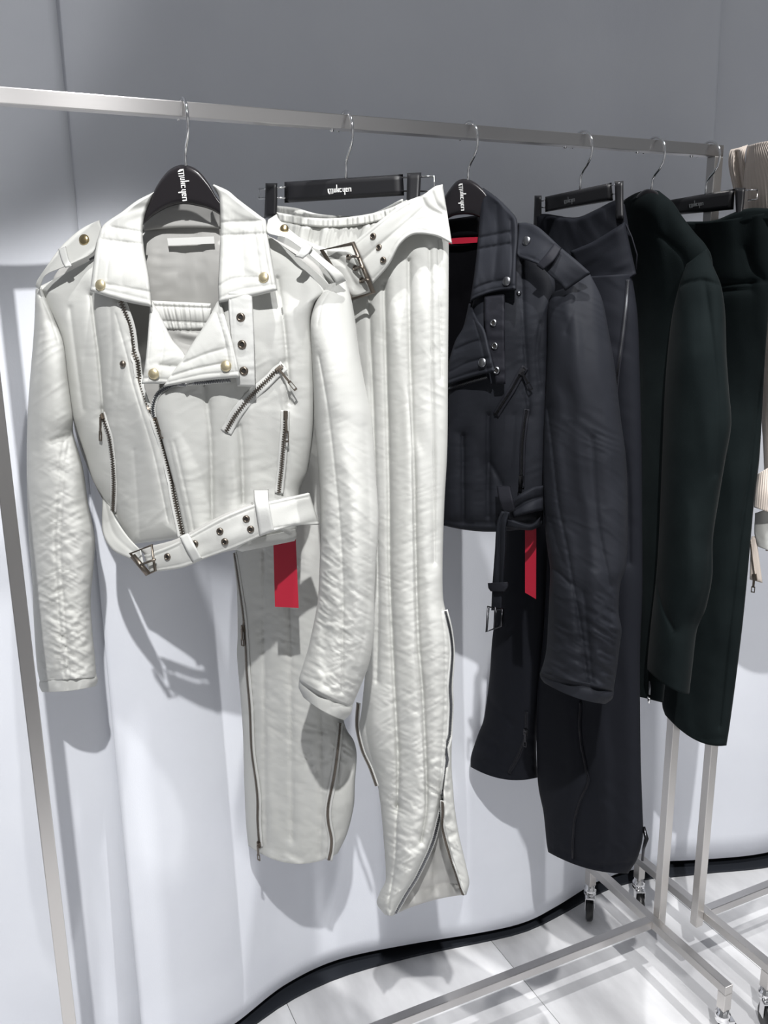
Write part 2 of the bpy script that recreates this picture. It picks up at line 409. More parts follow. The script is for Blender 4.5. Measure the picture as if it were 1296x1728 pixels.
# ------------------------------------------------------------------ the setting
def grid_sheet(plan_top, plan_bot, z_top, zb, nu, nv, thick, name, material, wav=None, edge=None):
    """hanging cloth: plan curves (x,y) for top and bottom edge"""
    def res(p):
        p = np.array(p, float); L = np.concatenate([[0], np.cumsum(np.hypot(*np.diff(p, axis=0).T))]); q = np.linspace(0, L[-1], nu)
        c = spline([(a*1000, b*1000) for a, b in p], nu)[:, :2]/1000; return c
    A, B = res(plan_top), res(plan_bot); v = np.linspace(0, 1, nv); V = []
    for k in (0, 1):
        for i in range(nv):
            w = v[i]**1.5; P = A*(1-w)+B*w; z = z_top+(zb-z_top)*v[i]
            if edge is not None: P = P+np.stack([edge(P[:, 0], z), 0*P[:, 0]], 1)
            y = P[:, 1]+k*thick+(wav(P[:, 0], z) if wav is not None else 0)
            V += [(P[q, 0], y[q], z[q] if np.ndim(z) else z) for q in range(nu)]
    n = nu*nv; F = []
    for i in range(nv-1):
        for q in range(nu-1):
            a = i*nu+q; F.append((a, a+nu, a+nu+1, a+1)); F.append((n+a, n+a+1, n+a+nu+1, n+a+nu))
    for i in range(nv-1):
        for q in (0, nu-1): a = i*nu+q; F.append((a, a+nu, n+a+nu, n+a))
    for q in range(nu-1):
        for i in (0, nv-1): a = i*nu+q; F.append((a, a+1, n+a+1, n+a))
    return mesh_obj(name, V, F, material)
# floor: a recessed joint bed with single tiles on it
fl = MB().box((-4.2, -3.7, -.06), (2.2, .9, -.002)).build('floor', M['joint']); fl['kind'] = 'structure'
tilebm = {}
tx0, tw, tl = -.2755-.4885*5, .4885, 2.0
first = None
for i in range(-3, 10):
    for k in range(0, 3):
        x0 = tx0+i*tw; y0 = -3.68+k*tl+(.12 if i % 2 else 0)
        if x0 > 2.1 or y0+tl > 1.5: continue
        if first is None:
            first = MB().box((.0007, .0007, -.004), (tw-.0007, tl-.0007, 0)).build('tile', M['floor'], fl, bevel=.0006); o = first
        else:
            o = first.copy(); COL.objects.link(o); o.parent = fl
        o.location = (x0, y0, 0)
wb = MB().box((-2.6, .40, -.002), (2.2, .46, 3.35)).build('wall_back', M['wall']); wb['kind'] = 'structure'
wf_ = MB().box((-4.2, -3.6, 0), (2.2, -3.5, 3.35)).build('added_wall_front', M['plaster']); wf_['kind'] = 'structure'  # unseen wall added to brighten the metal reflections and give fill
def wavc(x, z): return .004*np.sin(x*9+1.2)+.006*np.sin(x*21+.4)*np.clip((z-.2), 0, 1)+.003*np.sin(z*3+x*5)
zb = .030
cur = grid_sheet([(-1.060, .296), (-.9, .305), (-.6, .295), (-.2, .30), (.1, .285), (.252, .275)],
                 [(-1.066, .225), (-.97, .215), (-.881, .236), (-.763, .284), (-.633, .303), (-.454, .28), (-.216, .232), (-.093, .238), (.052, .263), (.16, .262), (.25, .235)],
                 3.3, zb, 150, 90, .003, 'curtain', M['curtain'], wavc, lambda x, z: .016*np.exp(-((z-1.60)/.055)**4)*np.clip((-1.0-x)/.05, 0, 1))
tag(cur, 'wide pale grey curtain panel hanging behind the middle of the clothes rail', 'curtain', 'grey curtain panels')
cl = grid_sheet([(-2.3, .20), (-1.8, .26), (-1.4, .262), (-1.052, .262)], [(-2.3, .17), (-1.8, .20), (-1.4, .25), (-1.2, .262), (-1.03, .272)], 3.3, .02, 90, 90, .003, 'curtain', M['curtain'], wavc, lambda x, z: 0*z*np.clip((x+1.3)/.25, 0, 1))
tag(cl, 'pale grey curtain panel at the left edge, behind the left rack post', 'curtain', 'grey curtain panels')
cr = grid_sheet([(.246, .288), (.6, .19), (1.1, .22), (1.7, .28)], [(.235, .262), (.36, .215), (.524, .166), (.75, .15), (1.1, .20), (1.7, .26)], 3.3, .032, 90, 50, .003, 'curtain', M['curtain'], wavc)
tag(cr, 'pale grey curtain panel at the right edge, past the vertical corner seam', 'curtain', 'grey curtain panels')
def floor_strip(name, pts, y1, zt):  # low black strip on the floor, following the curtain hem
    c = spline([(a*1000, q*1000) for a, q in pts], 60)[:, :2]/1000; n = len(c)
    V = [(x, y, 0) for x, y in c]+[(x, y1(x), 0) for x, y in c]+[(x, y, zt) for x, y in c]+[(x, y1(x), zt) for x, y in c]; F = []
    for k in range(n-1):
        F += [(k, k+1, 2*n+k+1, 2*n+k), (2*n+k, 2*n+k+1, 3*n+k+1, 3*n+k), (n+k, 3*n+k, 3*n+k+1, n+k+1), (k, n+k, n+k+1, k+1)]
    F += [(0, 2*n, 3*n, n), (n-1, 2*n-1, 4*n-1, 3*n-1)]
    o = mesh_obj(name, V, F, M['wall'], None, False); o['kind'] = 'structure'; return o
floor_strip('dark_strip_back', [(-2.3, .16), (-1.4, .24), (-1.06, .212), (-.97, .205), (-.881, .229), (-.763, .270), (-.633, .286), (-.454, .270), (-.216, .229), (-.093, .236), (.052, .260), (.16, .257), (.25, .236)], lambda x: .39, .006)
floor_strip('dark_strip_right', [(.25, .232), (.36, .198), (.524, .148), (.75, .132), (1.1, .182), (1.6, .232)], lambda x: .39, .006)

# ------------------------------------------------------------------ racks
h = TW/2
def caster(root, x, y, ang):
    c, s_ = math.cos(ang), math.sin(ang); f = np.array([c, s_, 0]); sd = np.array([-s_, c, 0]); z = np.array([0, 0, 1.])
    k = MB().lathe((x, y, .066), z, [(.010, -.010), (.0135, -.008), (.0145, -.003), (.0125, 0), (.0145, .003), (.0145, .009), (.011, .012), (.011, .021)], 20).build('caster', M['chrome'], root, True)
    mb = MB()
    ctr = np.array([x, y, 0])+f*.012
    for sg in (-1, 1): mb.frame_box(ctr+sd*sg*.0105+z*.045, f, z, sd, .018, .034, .0018)
    mb.frame_box(ctr-f*.004+z*.060, f, z, sd, .026, .004, .023)
    mb.build('fork', M['chrome'], k, bevel=.0008)
    MB().lathe(ctr-sd*.008+z*.0262, sd, [(.004, 0), (.022, 0), (.0258, .003), (.0262, .008), (.0258, .013), (.022, .016), (.004, .016)], 28).build('wheel', M['rubber'], k, True)
def sq(root, name, lo, hi, m=None): return MB().box(lo, hi).build(name, m or M['steel'], root, bevel=.0012)
rk = thing('clothes_rack', (0, 0, 0), 'long brushed steel clothes rack on casters holding the hangers', 'clothes rack')
sq(rk, 'rail', (XL-h, -h, HR-TW), (h, h, HR), M['rail'])
sq(rk, 'post', (-h, -h, .118), (h, h, HR-TW)); sq(rk, 'post', (XL-h, -h, .118), (XL+h, h, HR-TW))
for (x0, x1) in ((-h-TW, -h), (XL+h, XL+h+TW)):
    ft = sq(rk, 'foot_bar', (x0, YF, ZF-TW), (x1, YB, ZF), M['steel_y'])
    sq(rk, 'foot_leg', (x0, YF, .086), (x1, YF+TW, ZF-TW)); sq(rk, 'foot_leg', (x0, YB-TW, .086), (x1, YB, ZF-TW))
    caster(rk, (x0+x1)/2, YF+h, -.3); caster(rk, (x0+x1)/2, YB-h, -2.2)
sq(rk, 'cross_bar', (XL+h+TW, -h, ZF-TW), (-h-TW, h, ZF), M['rail'])
for px_, py_ in ((560, 223), (953, 251), (1075, 260), (1166, 265)):
    p = onplane(px_, py_, (0, 0, HR-TW), np.array([0, 1., 0])); MB().lathe((p[0], 0, HR-TW-.004), (0, 0, 1), [(0, 0), (.003, .0008), (.0035, .004), (.0035, .005)], 12).build('rail_screw', M['chrome'], rk, True)
X2, Y2 = .0915, -.027
rk2 = thing('clothes_rack', (X2, Y2, 0), 'second brushed steel clothes rack, only its near end standing at the right edge', 'clothes rack')
sq(rk2, 'foot_bar', (X2, Y2+YF+.03, ZF-TW), (X2+TW, Y2+YB-.005, ZF), M['steel_y'])
sq(rk2, 'foot_leg', (X2, Y2+YF+.03, .086), (X2+TW, Y2+YF+.03+TW, ZF-TW)); sq(rk2, 'foot_leg', (X2, Y2+YB-.005-TW, .086), (X2+TW, Y2+YB-.005, ZF-TW))
caster(rk2, X2+h, Y2+YF+.03+h, -2.0); caster(rk2, X2+h, Y2+YB-.005-h, -2.0)
sq(rk2, 'post', (X2-TW, Y2-h, .112), (X2, Y2+h, HR-TW))
sq(rk2, 'cross_bar', (X2+TW, Y2-h, ZF-TW), (X2+1.4-TW, Y2+h, ZF), M['rail'])
xe = X2+1.4
sq(rk2, 'foot_bar', (xe-TW, Y2+YF+.03, ZF-TW), (xe, Y2+YB-.005, ZF), M['steel_y']); sq(rk2, 'post', (xe, Y2-h, .112), (xe+TW, Y2+h, HR-TW))
sq(rk2, 'foot_leg', (xe-TW, Y2+YF+.03, .086), (xe, Y2+YF+.03+TW, ZF-TW)); sq(rk2, 'foot_leg', (xe-TW, Y2+YB-.005-TW, .086), (xe, Y2+YB-.005, ZF-TW))
caster(rk2, xe-h, Y2+YF+.03+h, -2.0); caster(rk2, xe-h, Y2+YB-.005-h, -2.0)
sq(rk2, 'rail', (X2-TW, Y2-h, HR-TW), (X2+1.4+TW, Y2+h, HR), M['rail'])

# ------------------------------------------------------------------ hangers
def hook(root, X, zstem, zb=None):
    pts = []; r = .027; cz = HR+.0022-r+.003
    for a in range(10, 181, 10):
        A = math.radians(a); pts.append((X, r*math.cos(A), cz+r*math.sin(A)))
    zk = HR-.058
    pts += [(X, -r*.985, cz-.008), (X, -r*.88, cz-.016), (X, -r*.60, cz-.025), (X, -r*.25, zk+.004), (X, -r*.02, zk-.004), (X, 0, zk-.012), (X, 0, zstem-.012)]
    return MB().tube(pts, .0021, 10).build('hook', M['chrome'], root, True)
LOGO = [[(0, 1), (.28, 1), (.55, -.1), (.55, -.42), (.3, -.3), (.05, .1)], [(.0, 1), (1.5, 1), (1.5, .84), (.0, .84)], [(.78, 1), (1., 1), (1., -.3), (.82, -.38)], [(1.3, 1), (1.54, 1), (1.54, -.15), (1.4, -.35), (1.3, -.3)],
        [(1.72, 1), (1.9, 1), (1.9, 0), (1.72, 0)], [(2.08, 1), (2.26, 1), (2.26, 0), (2.08, 0)], [(1.9, .15), (2.1, .15), (2.1, 0), (1.9, 0)],
        [(2.42, 1.95), (2.66, 1.95), (2.66, 0), (2.42, 0)], [(2.84, 1), (3.06, 1), (3.06, 0), (2.84, 0)], [(2.66, .58), (2.86, .58), (2.86, .42), (2.66, .42)],
        [(3.2, 1), (3.44, 1), (3.44, 0), (3.2, 0)], [(3.44, 1), (3.84, 1), (3.84, .72), (3.44, .84)], [(3.44, .14), (3.84, .28), (3.84, 0), (3.44, 0)],
        [(4.12, 1), (4.34, 1), (4.34, .05), (4.12, .15)], [(4.34, .15), (4.6, .15), (4.6, 0), (4.34, 0)], [(4.56, 1), (4.82, 1), (4.82, -.75), (4.56, -.75)],
        [(4.96, 1), (5.18, 1), (5.18, 0), (4.96, 0)], [(5.18, 1), (5.5, 1), (5.5, .5), (5.32, .5), (5.32, .84), (5.18, .84)], [(5.18, .16), (5.5, .3), (5.5, 0), (5.18, 0)],
        [(5.66, 1), (5.88, 1), (5.88, 0), (5.66, 0)], [(5.88, 1), (6.3, 1), (6.3, .84), (5.88, .84)], [(6.24, 1), (6.5, 1), (6.5, 0), (6.24, 0)]]
def logo(G, parent, o, ex, ey, d, m):
    """lettering: pixel of the baseline start, pixel vector along the word for 6.5 units, pixel vector for one x-height"""
    pol = [[(o[0]+ex[0]*a/6.5+ey[0]*b, o[1]+ex[1]*a/6.5+ey[1]*b) for a, b in pl] for pl in LOGO]
    prism('logo_lettering', G, pol, d-.0004, d+.0004, m, parent)

def suit_hanger(G, X, label, up, lo, stemz, logo_at=None, m='plastic_gloss', d=0.):
    root = thing('suit_hanger', (X, 0, stemz), label, 'hanger', 'hangers on the rail')
    loft('hanger_body', G, up, lo, root, M[m], 60, 12, .0075, .0075, 'slab', 7, dd=d)
    hook(root, X, stemz)
    if logo_at: logo(G, root, *logo_at)
    return root
def clip_hanger(G, X, label, bar, clipl, clipr, stemz, lg=None, wires=(), m='print'):
    root = thing('clip_hanger', (X, 0, stemz), label, 'hanger', 'hangers on the rail')
    (tl, tr, br, bl) = bar
    loft('hanger_bar', G, [tl, tr], [bl, br], root, M['plastic'], 24, 8, .0065, .0065, 'slab', 3)
    for cl_ in (clipl, clipr):
        if cl_ is None: continue
        c = loft('clip', G, cl_[0], cl_[1], root, M['plastic'], 16, 10, .010, .012, 'slab', 4)
    hook(root, X, stemz)
    for w in wires:
        MB().tube([G.P(np.array(x), np.array(y), d) for x, y, d in w], .0013, 8).build('clip_wire', M['chrome'], root, True)
    if lg: logo(G, root, *lg, .0072, M[m])
    return root

G1, G2, G3, G4, G5, G6 = Gar(-.93, 36), Gar(-.70, 50), Gar(-.498, 65), Gar(-.287, 74), Gar(-.138, 75), Gar(-.016, 65)
suit_hanger(G1, -.93, 'black suit hanger with white lettering carrying the cream biker jacket',
            [(150, 437), (200, 400), (243, 362), (262, 318), (282, 290), (300, 279), (318, 279), (336, 289), (353, 310), (371, 339), (420, 375), (500, 430)],
            [(158, 450), (205, 420), (243, 378), (262, 362), (284, 350), (302, 345), (318, 345), (334, 348), (350, 352), (370, 362), (415, 395), (495, 443)],
            1.6266, ((302.5, 285.5), (5.5, 54), (7.4, -.7), .0084, M['print']))
clip_hanger(G2, -.70, 'black clip hanger with white lettering holding the cream trousers', ((480, 307), (680, 294), (682, 330), (480, 342.5)),
            ([(448, 309), (447, 340), (446, 368)], [(468, 309), (468, 340), (467, 367)]),
            ([(687, 292, .002), (686, 335, .01), (684.5, 369, .02)], [(711, 291, .002), (708.5, 335, .01), (707, 369, .02)]),
            1.6201, ((553, 325.3), (40, -2.2), (-.3, -6.6)),
            [[(676, 300, 0), (733, 297.5, 0), (733, 318, 0), (727, 323, 0), (676, 322.5, 0)], [(482, 316, 0), (437, 319, 0), (437, 335, 0), (482, 334, 0)]])
suit_hanger(G3, -.498, 'black suit hanger with white lettering carrying the black biker jacket',
            [(700, 400), (730, 360), (748, 335), (762, 315), (772, 305), (784, 301.5), (799, 306), (814, 318), (828, 336), (860, 372), (930, 430)],
            [(708, 412), (735, 385), (755, 370), (766, 364), (778, 362), (790, 362), (802, 364), (814, 369), (828, 376), (858, 394), (925, 444)],
            1.6271, ((775.5, 309.5), (2.6, 46), (5.2, -.3), .0084, M['print']))
clip_hanger(G4, -.287, 'black clip hanger holding the black trousers', ((920, 332), (1032, 308), (1034.5, 338.5), (920, 358)),
            ([(902, 330), (901, 358), (900, 384)], [(914, 330), (914, 358), (914, 383)]),
            ([(1037, 306, .004), (1038, 335, .01), (1039, 372, .02)], [(1052, 305, .004), (1052, 335, .01), (1053, 371, .02)]),
            1.6212, ((952, 343), (18, -3.2), (-.2, -5)), [[(1026, 314, 0), (1046, 309, .012), (1046, 325, .012), (1028, 329, 0)], [(920, 338, 0), (908, 340, 0), (908, 350, 0), (920, 350, 0)]], 'print_dim')
suit_hanger(G5, -.138, 'black suit hanger mostly hidden inside the dark green coat',
            [(1062, 350), (1075, 330), (1086, 321), (1096, 319), (1108, 323), (1118, 335), (1140, 372)], [(1066, 358), (1078, 344), (1088, 338), (1097, 337), (1106, 340), (1114, 350), (1134, 382)],
            1.6261, None)
clip_hanger(G6, -.016, 'black clip hanger at the rail end holding the dark green trousers', ((1110, 341), (1240, 318.5), (1238, 353.5), (1110, 366)),
            None, ([(1240, 317, .004), (1241, 340, .01), (1242, 368, .02)], [(1258, 317, .004), (1256, 340, .01), (1253, 368, .02)]),
            1.6235, ((1163, 349.5), (24, -3.4), (-.2, -5)), [[(1252, 321, .004), (1278, 320, .004), (1278, 336, .004), (1262, 338, .004)]], 'print_dim')



# ------------------------------------------------------------------ cream biker jacket
def wr_shell(k, a=1.): return [(88, 190, 30, .0042*a, k), (-28, 46, 13, .0005*a, k+1, 'ridge', 80), (20, 44, 14, .0004*a, k+2, 'n', 70)]
def lowmask(seed, y0, y1, amp=.0022, ang=(34, -30)):
    def fn(X, Y, s, t):
        m = np.clip((Y-y0)/(y1-y0), 0, 1); o = 0
        for k, a in enumerate(ang):
            c, q = math.cos(math.radians(a)), math.sin(math.radians(a))
            o = o+amp*(1-2*np.abs(vnoise((X*c+Y*q)/30, (-X*q+Y*c)/7.5, seed+k)))*np.clip(.4+1.3*vnoise(X/50, Y/50, seed+7+k), 0, 1)
        return o*m
    return fn
CR, CS, CLN = M['cream'], M['cream_strip'], M['cream_lining']
J = thing('biker_jacket', (-.93, 0, 1.06), 'cream padded biker jacket with brass snaps and hanging belt on the leftmost hanger', 'jacket', 'padded biker jackets')
# inside of the back with neck label and elastic
back = loft('back_panel', G1, [(250, 346, -.035), (180, 400, -.03), (90, 470, -.02), (110, 600, -.045), (130, 740, -.045), (180, 855, -.04), (220, 885, -.04)],
            [(366, 342, -.035), (440, 390, -.03), (545, 462, -.02), (528, 600, -.045), (520, 740, -.045), (505, 840, -.04), (490, 880, -.04)], J, CLN, 110, 60, .004, .02, 'slab', 30,
            seams=[([(268, 420), (266, 505)], 3, .004, .0008, 12), ([(310, 425), (312, 510)], 3, .004, .0008, 12), ([(340, 425), (338, 510)], 3, .004, .0008, 12), ([(240, 388), (374, 384)], 2.5, .003)],
            wr=[(85, 120, 22, .002, 5), (-10, 30, 10, .0008, 6)])
loft('collar_stand', G1, [(244, 356, -.028), (241, 390, -.02)], [(371, 352, -.028), (372, 386, -.02)], J, M['cream_lining'], 16, 40, .004, .004, 'slab', 6, bow=-4, topbow=-14, wr=[(0, 40, 12, .0006, 3)])
prism('neck_label', G1, [[(282, 402), (361, 399), (362, 411), (284, 414)]], -.012, -.0105, M['white'], J)
loft('inner_waistband', G1, [(252, 507, -.012), (255, 530, -.010), (262, 556, -.012)], [(356, 512, -.012), (356, 530, -.010), (352, 556, -.012)], J, CR, 36, 110, .006, .006, 'slab', 6, bow=2,
     seams=[([(254, 516), (356, 520)], 2, .003), ([(256, 541), (356, 545)], 2, .003)], wr=[(82, 60, 3.2, .0016, 8)])
loft('inner_lining', G1, [(258, 552, -.016), (280, 600, -.012), (300, 640, -.005)], [(352, 552, -.016), (340, 600, -.012), (322, 640, -.005)], J, CLN, 30, 30, .006, .006, 'slab', 8, wr=[(20, 40, 14, .003, 9)])

fl_ = loft('front_panel', G1,
           [(62, 486, .0), (90, 535, .012), (106, 577, .014), (114, 640, .014), (122, 700, .012), (130, 728, .008), (144, 770, .004), (156, 809, .004), (174, 840, .008), (190, 864, .014), (222, 918, .03)],
           [(245, 392, .012), (205, 470, .035), (208, 515, .050), (221, 555, .056), (228, 600, .060), (234, 643, .062), (249, 689, .064), (263, 716, .066), (276, 766, .066), (292, 828, .066), (309, 908, .066)],
           J, CR, 190, 90, .020, .010, 'slab', 34,
           seams=[([(154, 498), (160, 550), (166, 595), (170, 640), (175, 700)], 5, .014, .0010, 30), ([(90, 474), (155, 451)], 3, .004, .0008, 14, 90), ([(195, 530), (214, 600), (222, 640), (240, 700), (262, 775), (284, 880)], 2.2, .0024, .0007, 10),
                  ([(205, 610), (195, 700), (190, 760)], 9, .003, .0008, 20), ([(118, 520), (128, 600), (140, 690)], 7, .006), ([(186, 520), (190, 600), (186, 660)], 7, .004), ([(172, 690), (187, 740), (194, 800), (196, 866)], 4, .006, .0012, 22, 25), ([(226, 760), (232, 840), (236, 912)], 5, .003, .0010, 20, -20)],
           wr=wr_shell(11))
fr_ = loft('front_panel', G1,
           [(374, 400, .012), (369, 520, .045), (345, 598, .060), (300, 645, .066), (270, 668, .068), (261, 690, .069), (266, 716, .070), (280, 766, .072), (296, 828, .072), (312, 902, .072), (324, 942, .070)],
           [(446, 392, .010), (510, 440, .006), (556, 482, .008), (532, 510, .024), (524, 545, .026), (528, 610, .026), (530, 680, .022), (528, 735, .014), (519, 795, .008), (506, 826, .010), (503, 870, .016), (499, 908, .022)],
           J, CR, 200, 100, .022, .010, 'slab', 34,
           seams=[([(345, 650), (352, 700), (356, 760), (358, 880)], 5, .012, .0010, 26), ([(404, 720), (408, 760), (411, 850)], 4.5, .011, .0010, 26), ([(468, 470), (478, 540), (484, 600), (488, 680)], 5, .012, .0010, 30),
                  ([(452, 420), (490, 428), (535, 452)], 3, .003, .0008, 14, 90), ([(284, 745), (306, 845), (322, 920)], 2.2, .0024, .0007, 10), ([(294, 745), (318, 850), (332, 920)], 2.2, .0024, .0007, 10),
                  ([(486, 690), (482, 760), (477, 838)], 4, .005, .0012, 24, 25), ([(480, 610), (440, 650), (400, 700), (380, 730)], 7, .004, .0010, 18, 40), ([(395, 900), (500, 884)], 3, .004, .0009, 14, 90)],
           wr=wr_shell(21))
FR = [fl_, fr_]
# sleeves
sl = loft('sleeve', G1, [(60, 487, .0), (57, 560, .0), (47, 690, .0), (45, 800, .0), (48, 900, .0), (54, 974, .0), (57, 1048, .0), (62, 1122, .0), (67, 1150, .0)],
          [(70, 482, .004), (92, 538, .01), (107, 577, .01), (115, 640, .01), (123, 700, .008), (124, 732, .0), (140, 790, -.005), (149, 850, -.01), (160, 905, -.012), (158, 955, -.01), (153, 1011, -.005), (156, 1067, 0), (160, 1107, 0), (163, 1143, .0)],
          J, CR, 260, 60, lambda t: .014+.038*np.sin(np.pi/2*np.clip(t*4, 0, 1)), .04, 'tube',
          seams=[([(108, 742), (100, 800), (94, 870), (92, 920), (97, 1000), (104, 1085), (110, 1150)], 2.2, .003, .0022, 34, -25), ([(116, 748), (108, 800), (103, 870), (101, 920), (106, 1000), (112, 1085), (118, 1150)], 2.2, .003, .0022, 34, 28),
                 ([(66, 495), (84, 535), (98, 577)], 3, .003), ([(72, 560), (62, 650), (60, 760)], 6, .003), ([(118, 735), (100, 740), (86, 745)], 6, .006), ([(100, 995), (122, 1030), (152, 1048)], 6, .004)],
          wr=[(88, 160, 24, .0022, 31), (-30, 46, 11, .0008, 32, 'ridge', 60), (24, 40, 11, .0006, 33, 'n', 60)], extra=lowmask(36, 820, 1020, .0018, (-30, 26)))
loft('cuff', G1, [(67, 1146, .0), (66, 1157, .0), (71, 1168, .0)], [(163, 1138, .0), (165, 1148, .0), (161, 1158, .0)], sl, CR, 16, 50, .050, .042, 'tube', bow=3, seams=[([(67, 1149), (163, 1141)], 2, .003)], wr=[(80, 20, 8, .0012, 35)])
sr = loft('sleeve', G1, [(553, 480, .016), (534, 508, .03), (524, 545, .035), (527, 610, .035), (530, 680, .035), (531, 714, .03), (539, 811, .03), (541, 907, .03), (540, 935, .03), (537, 1004, .03), (530, 1049, .03), (519, 1098, .03), (506, 1140, .03), (505, 1148, .03)],
          [(584, 472, .0), (593, 505, .0), (600, 545, .0), (607, 600, .0), (616, 650, .0), (628, 714, .0), (635, 811, .01), (639, 869, .02), (638, 910, .025), (634, 960, .03), (632, 1010, .03), (632, 1056, .03), (628, 1095, .03), (620, 1129, .03), (606, 1164, .03), (594, 1192, .03)],
          J, CR, 280, 74, lambda t: .014+.044*np.sin(np.pi/2*np.clip(t*4, 0, 1)), .045, 'tube', bow=3,
          seams=[([(538, 600), (552, 680), (565, 790), (575, 900), (579, 1000), (577, 1165)], 3, .004, .0010, 40, -20), ([(545, 486), (531, 512), (526, 545)], 2, .0024), ([(562, 484), (544, 512), (536, 548)], 2, .002, .0006, 8), ([(615, 720), (622, 820), (624, 930), (618, 1050), (600, 1130)], 7, .003, .0010, 20, 30),
                 ([(520, 1110), (545, 1080), (560, 1040)], 7, .004), ([(545, 900), (548, 980), (540, 1060)], 8, .003, .003, 26, 35)],
          wr=[(86, 220, 26, .0040, 41), (38, 60, 14, .0006, 42, 'ridge', 70), (-24, 40, 14, .0004, 43, 'n', 60)], extra=lowmask(46, 850, 1080, .0015, (36, 24)))
loft('cuff', G1, [(505, 1146, .03), (504, 1160, .03), (512, 1177, .03)], [(595, 1190, .03), (592, 1204, .03), (581, 1215, .03)], sr, CR, 18, 56, .054, .045, 'tube', bow=5, seams=[([(505, 1150), (543, 1176), (594, 1194)], 2.4, .004)], wr=[(60, 26, 10, .0016, 45)])
# collar and lapels
co_l = loft('collar', G1, [(263, 322, -.01), (232, 338, .012), (205, 358, .02), (175, 379, .026), (165, 402, .035), (159, 435, .05), (152, 491, .062)],
            [(268, 316, -.012), (249, 352, .0), (241, 382, .012), (243, 420, .03), (252, 470, .052), (257, 518, .066)], J, CR, 110, 60, .011, .004, 'slab', 7, bow=3, bowp=8,
            seams=[([(189, 383), (240, 392)], 2, .003, .0012, 10, 90), ([(172, 404), (242, 412)], 2, .0035, .0012, 10, 90), ([(176, 384), (167, 435), (161, 488)], 1.8, .002, .0006, 6), ([(186, 408), (180, 470)], 2, .0025, .0006, 8), ([(178, 479), (256, 493)], 2, .003, .0010, 10, 90), ([(156, 484), (257, 508)], 1.6, .002, .0006, 6, 90), ([(212, 412), (205, 478)], 8, .003)],
            wr=[(84, 60, 16, .0012, 51), (-20, 26, 9, .0007, 52, 'n', 40)])
co_r = loft('collar', G1, [(358, 313, -.012), (369, 332, .0), (371, 345, .008), (372, 386, .02), (370, 440, .045), (368, 480, .062), (369, 511, .07)],
            [(361, 311, -.012), (385, 322, .008), (403, 337, .018), (440, 365, .024), (449, 373, .028), (452, 398, .038), (458, 432, .05), (468, 490, .066)], J, CR, 110, 64, .011, .004, 'slab', 7, bow=2, bowp=8,
            seams=[([(372, 375), (440, 372)], 2, .0035, .0012, 10, 90), ([(372, 397), (449, 394)], 2, .0035, .0012, 10, 90), ([(441, 372), (448, 432), (458, 482)], 1.8, .002, .0006, 6), ([(430, 396), (440, 470)], 2, .0025, .0006, 8), ([(369, 482), (395, 470), (445, 468)], 2, .003, .001, 10, 90), ([(370, 503), (410, 488), (466, 480)], 1.6, .002, .0006, 6, 90), ([(408, 398), (412, 465)], 8, .003)],
            wr=[(84, 60, 16, .0012, 53), (20, 26, 9, .0007, 54, 'n', 40)])
la_l = loft('lapel', G1, [(253, 514, .05), (250, 558, .074), (245, 612, .086), (239, 648, .09)], [(257, 508, .045), (272, 535, .055), (291, 573, .066), (314, 604, .076), (303, 648, .086)], J, CR, 80, 40, .007, .004, 'slab', 6,
            seams=[([(264, 530), (276, 565), (274, 600), (268, 648)], 2, .0025, .0010, 8, 10), ([(255, 560), (250, 612)], 1.6, .0016, .0006, 6, 0), ([(270, 616), (300, 618)], 2, .004), ([(243, 638), (300, 641)], 1.8, .002)], wr=[(-25, 24, 8, .0014, 55, 'n', 30)])
la_r = loft('lapel', G1, [(367, 508, .055), (349, 542, .066), (326, 577, .074), (306, 608, .082), (286, 634, .088), (275, 653, .09)], [(373, 510, .06), (387, 558, .082), (397, 596, .09), (403, 622, .094), (405, 637, .094)], J, CR, 90, 60, .008, .004, 'slab', 6, bow=-2, bowp=6,
            seams=[([(366, 530), (378, 570), (388, 620)], 2, .0025, .001, 8, 0), ([(376, 530), (388, 575), (397, 625)], 1.6, .0018, .0006, 6, 0), ([(310, 612), (350, 596), (380, 588)], 3, .004, .0012, 14, 60), ([(290, 634), (330, 622), (380, 612)], 2, .004, .0008, 10, 90), ([(284, 645), (340, 632), (402, 627)], 1.6, .002)], wr=[(-32, 28, 9, .0012, 56, 'n', 30)])
pk = loft('snap_placket', G1, [(384, 492, .072), (386, 530, .078), (390, 570, .082), (397, 630, .084), (400, 652, .082)], [(425, 486, .070), (427, 530, .076), (429, 575, .08), (430, 620, .082), (431, 653, .08)], J, CS, 70, 24, .005, .004, 'slab', 4,
          seams=[([(389, 500), (393, 570), (402, 648)], 1.5, .0018, .0008, 6, 0), ([(422, 495), (425, 570), (427, 650)], 1.5, .0018, .0008, 6, 0)], wr=[(0, 24, 9, .0008, 57)])
UPR = [co_l, co_r, la_l, la_r, pk]
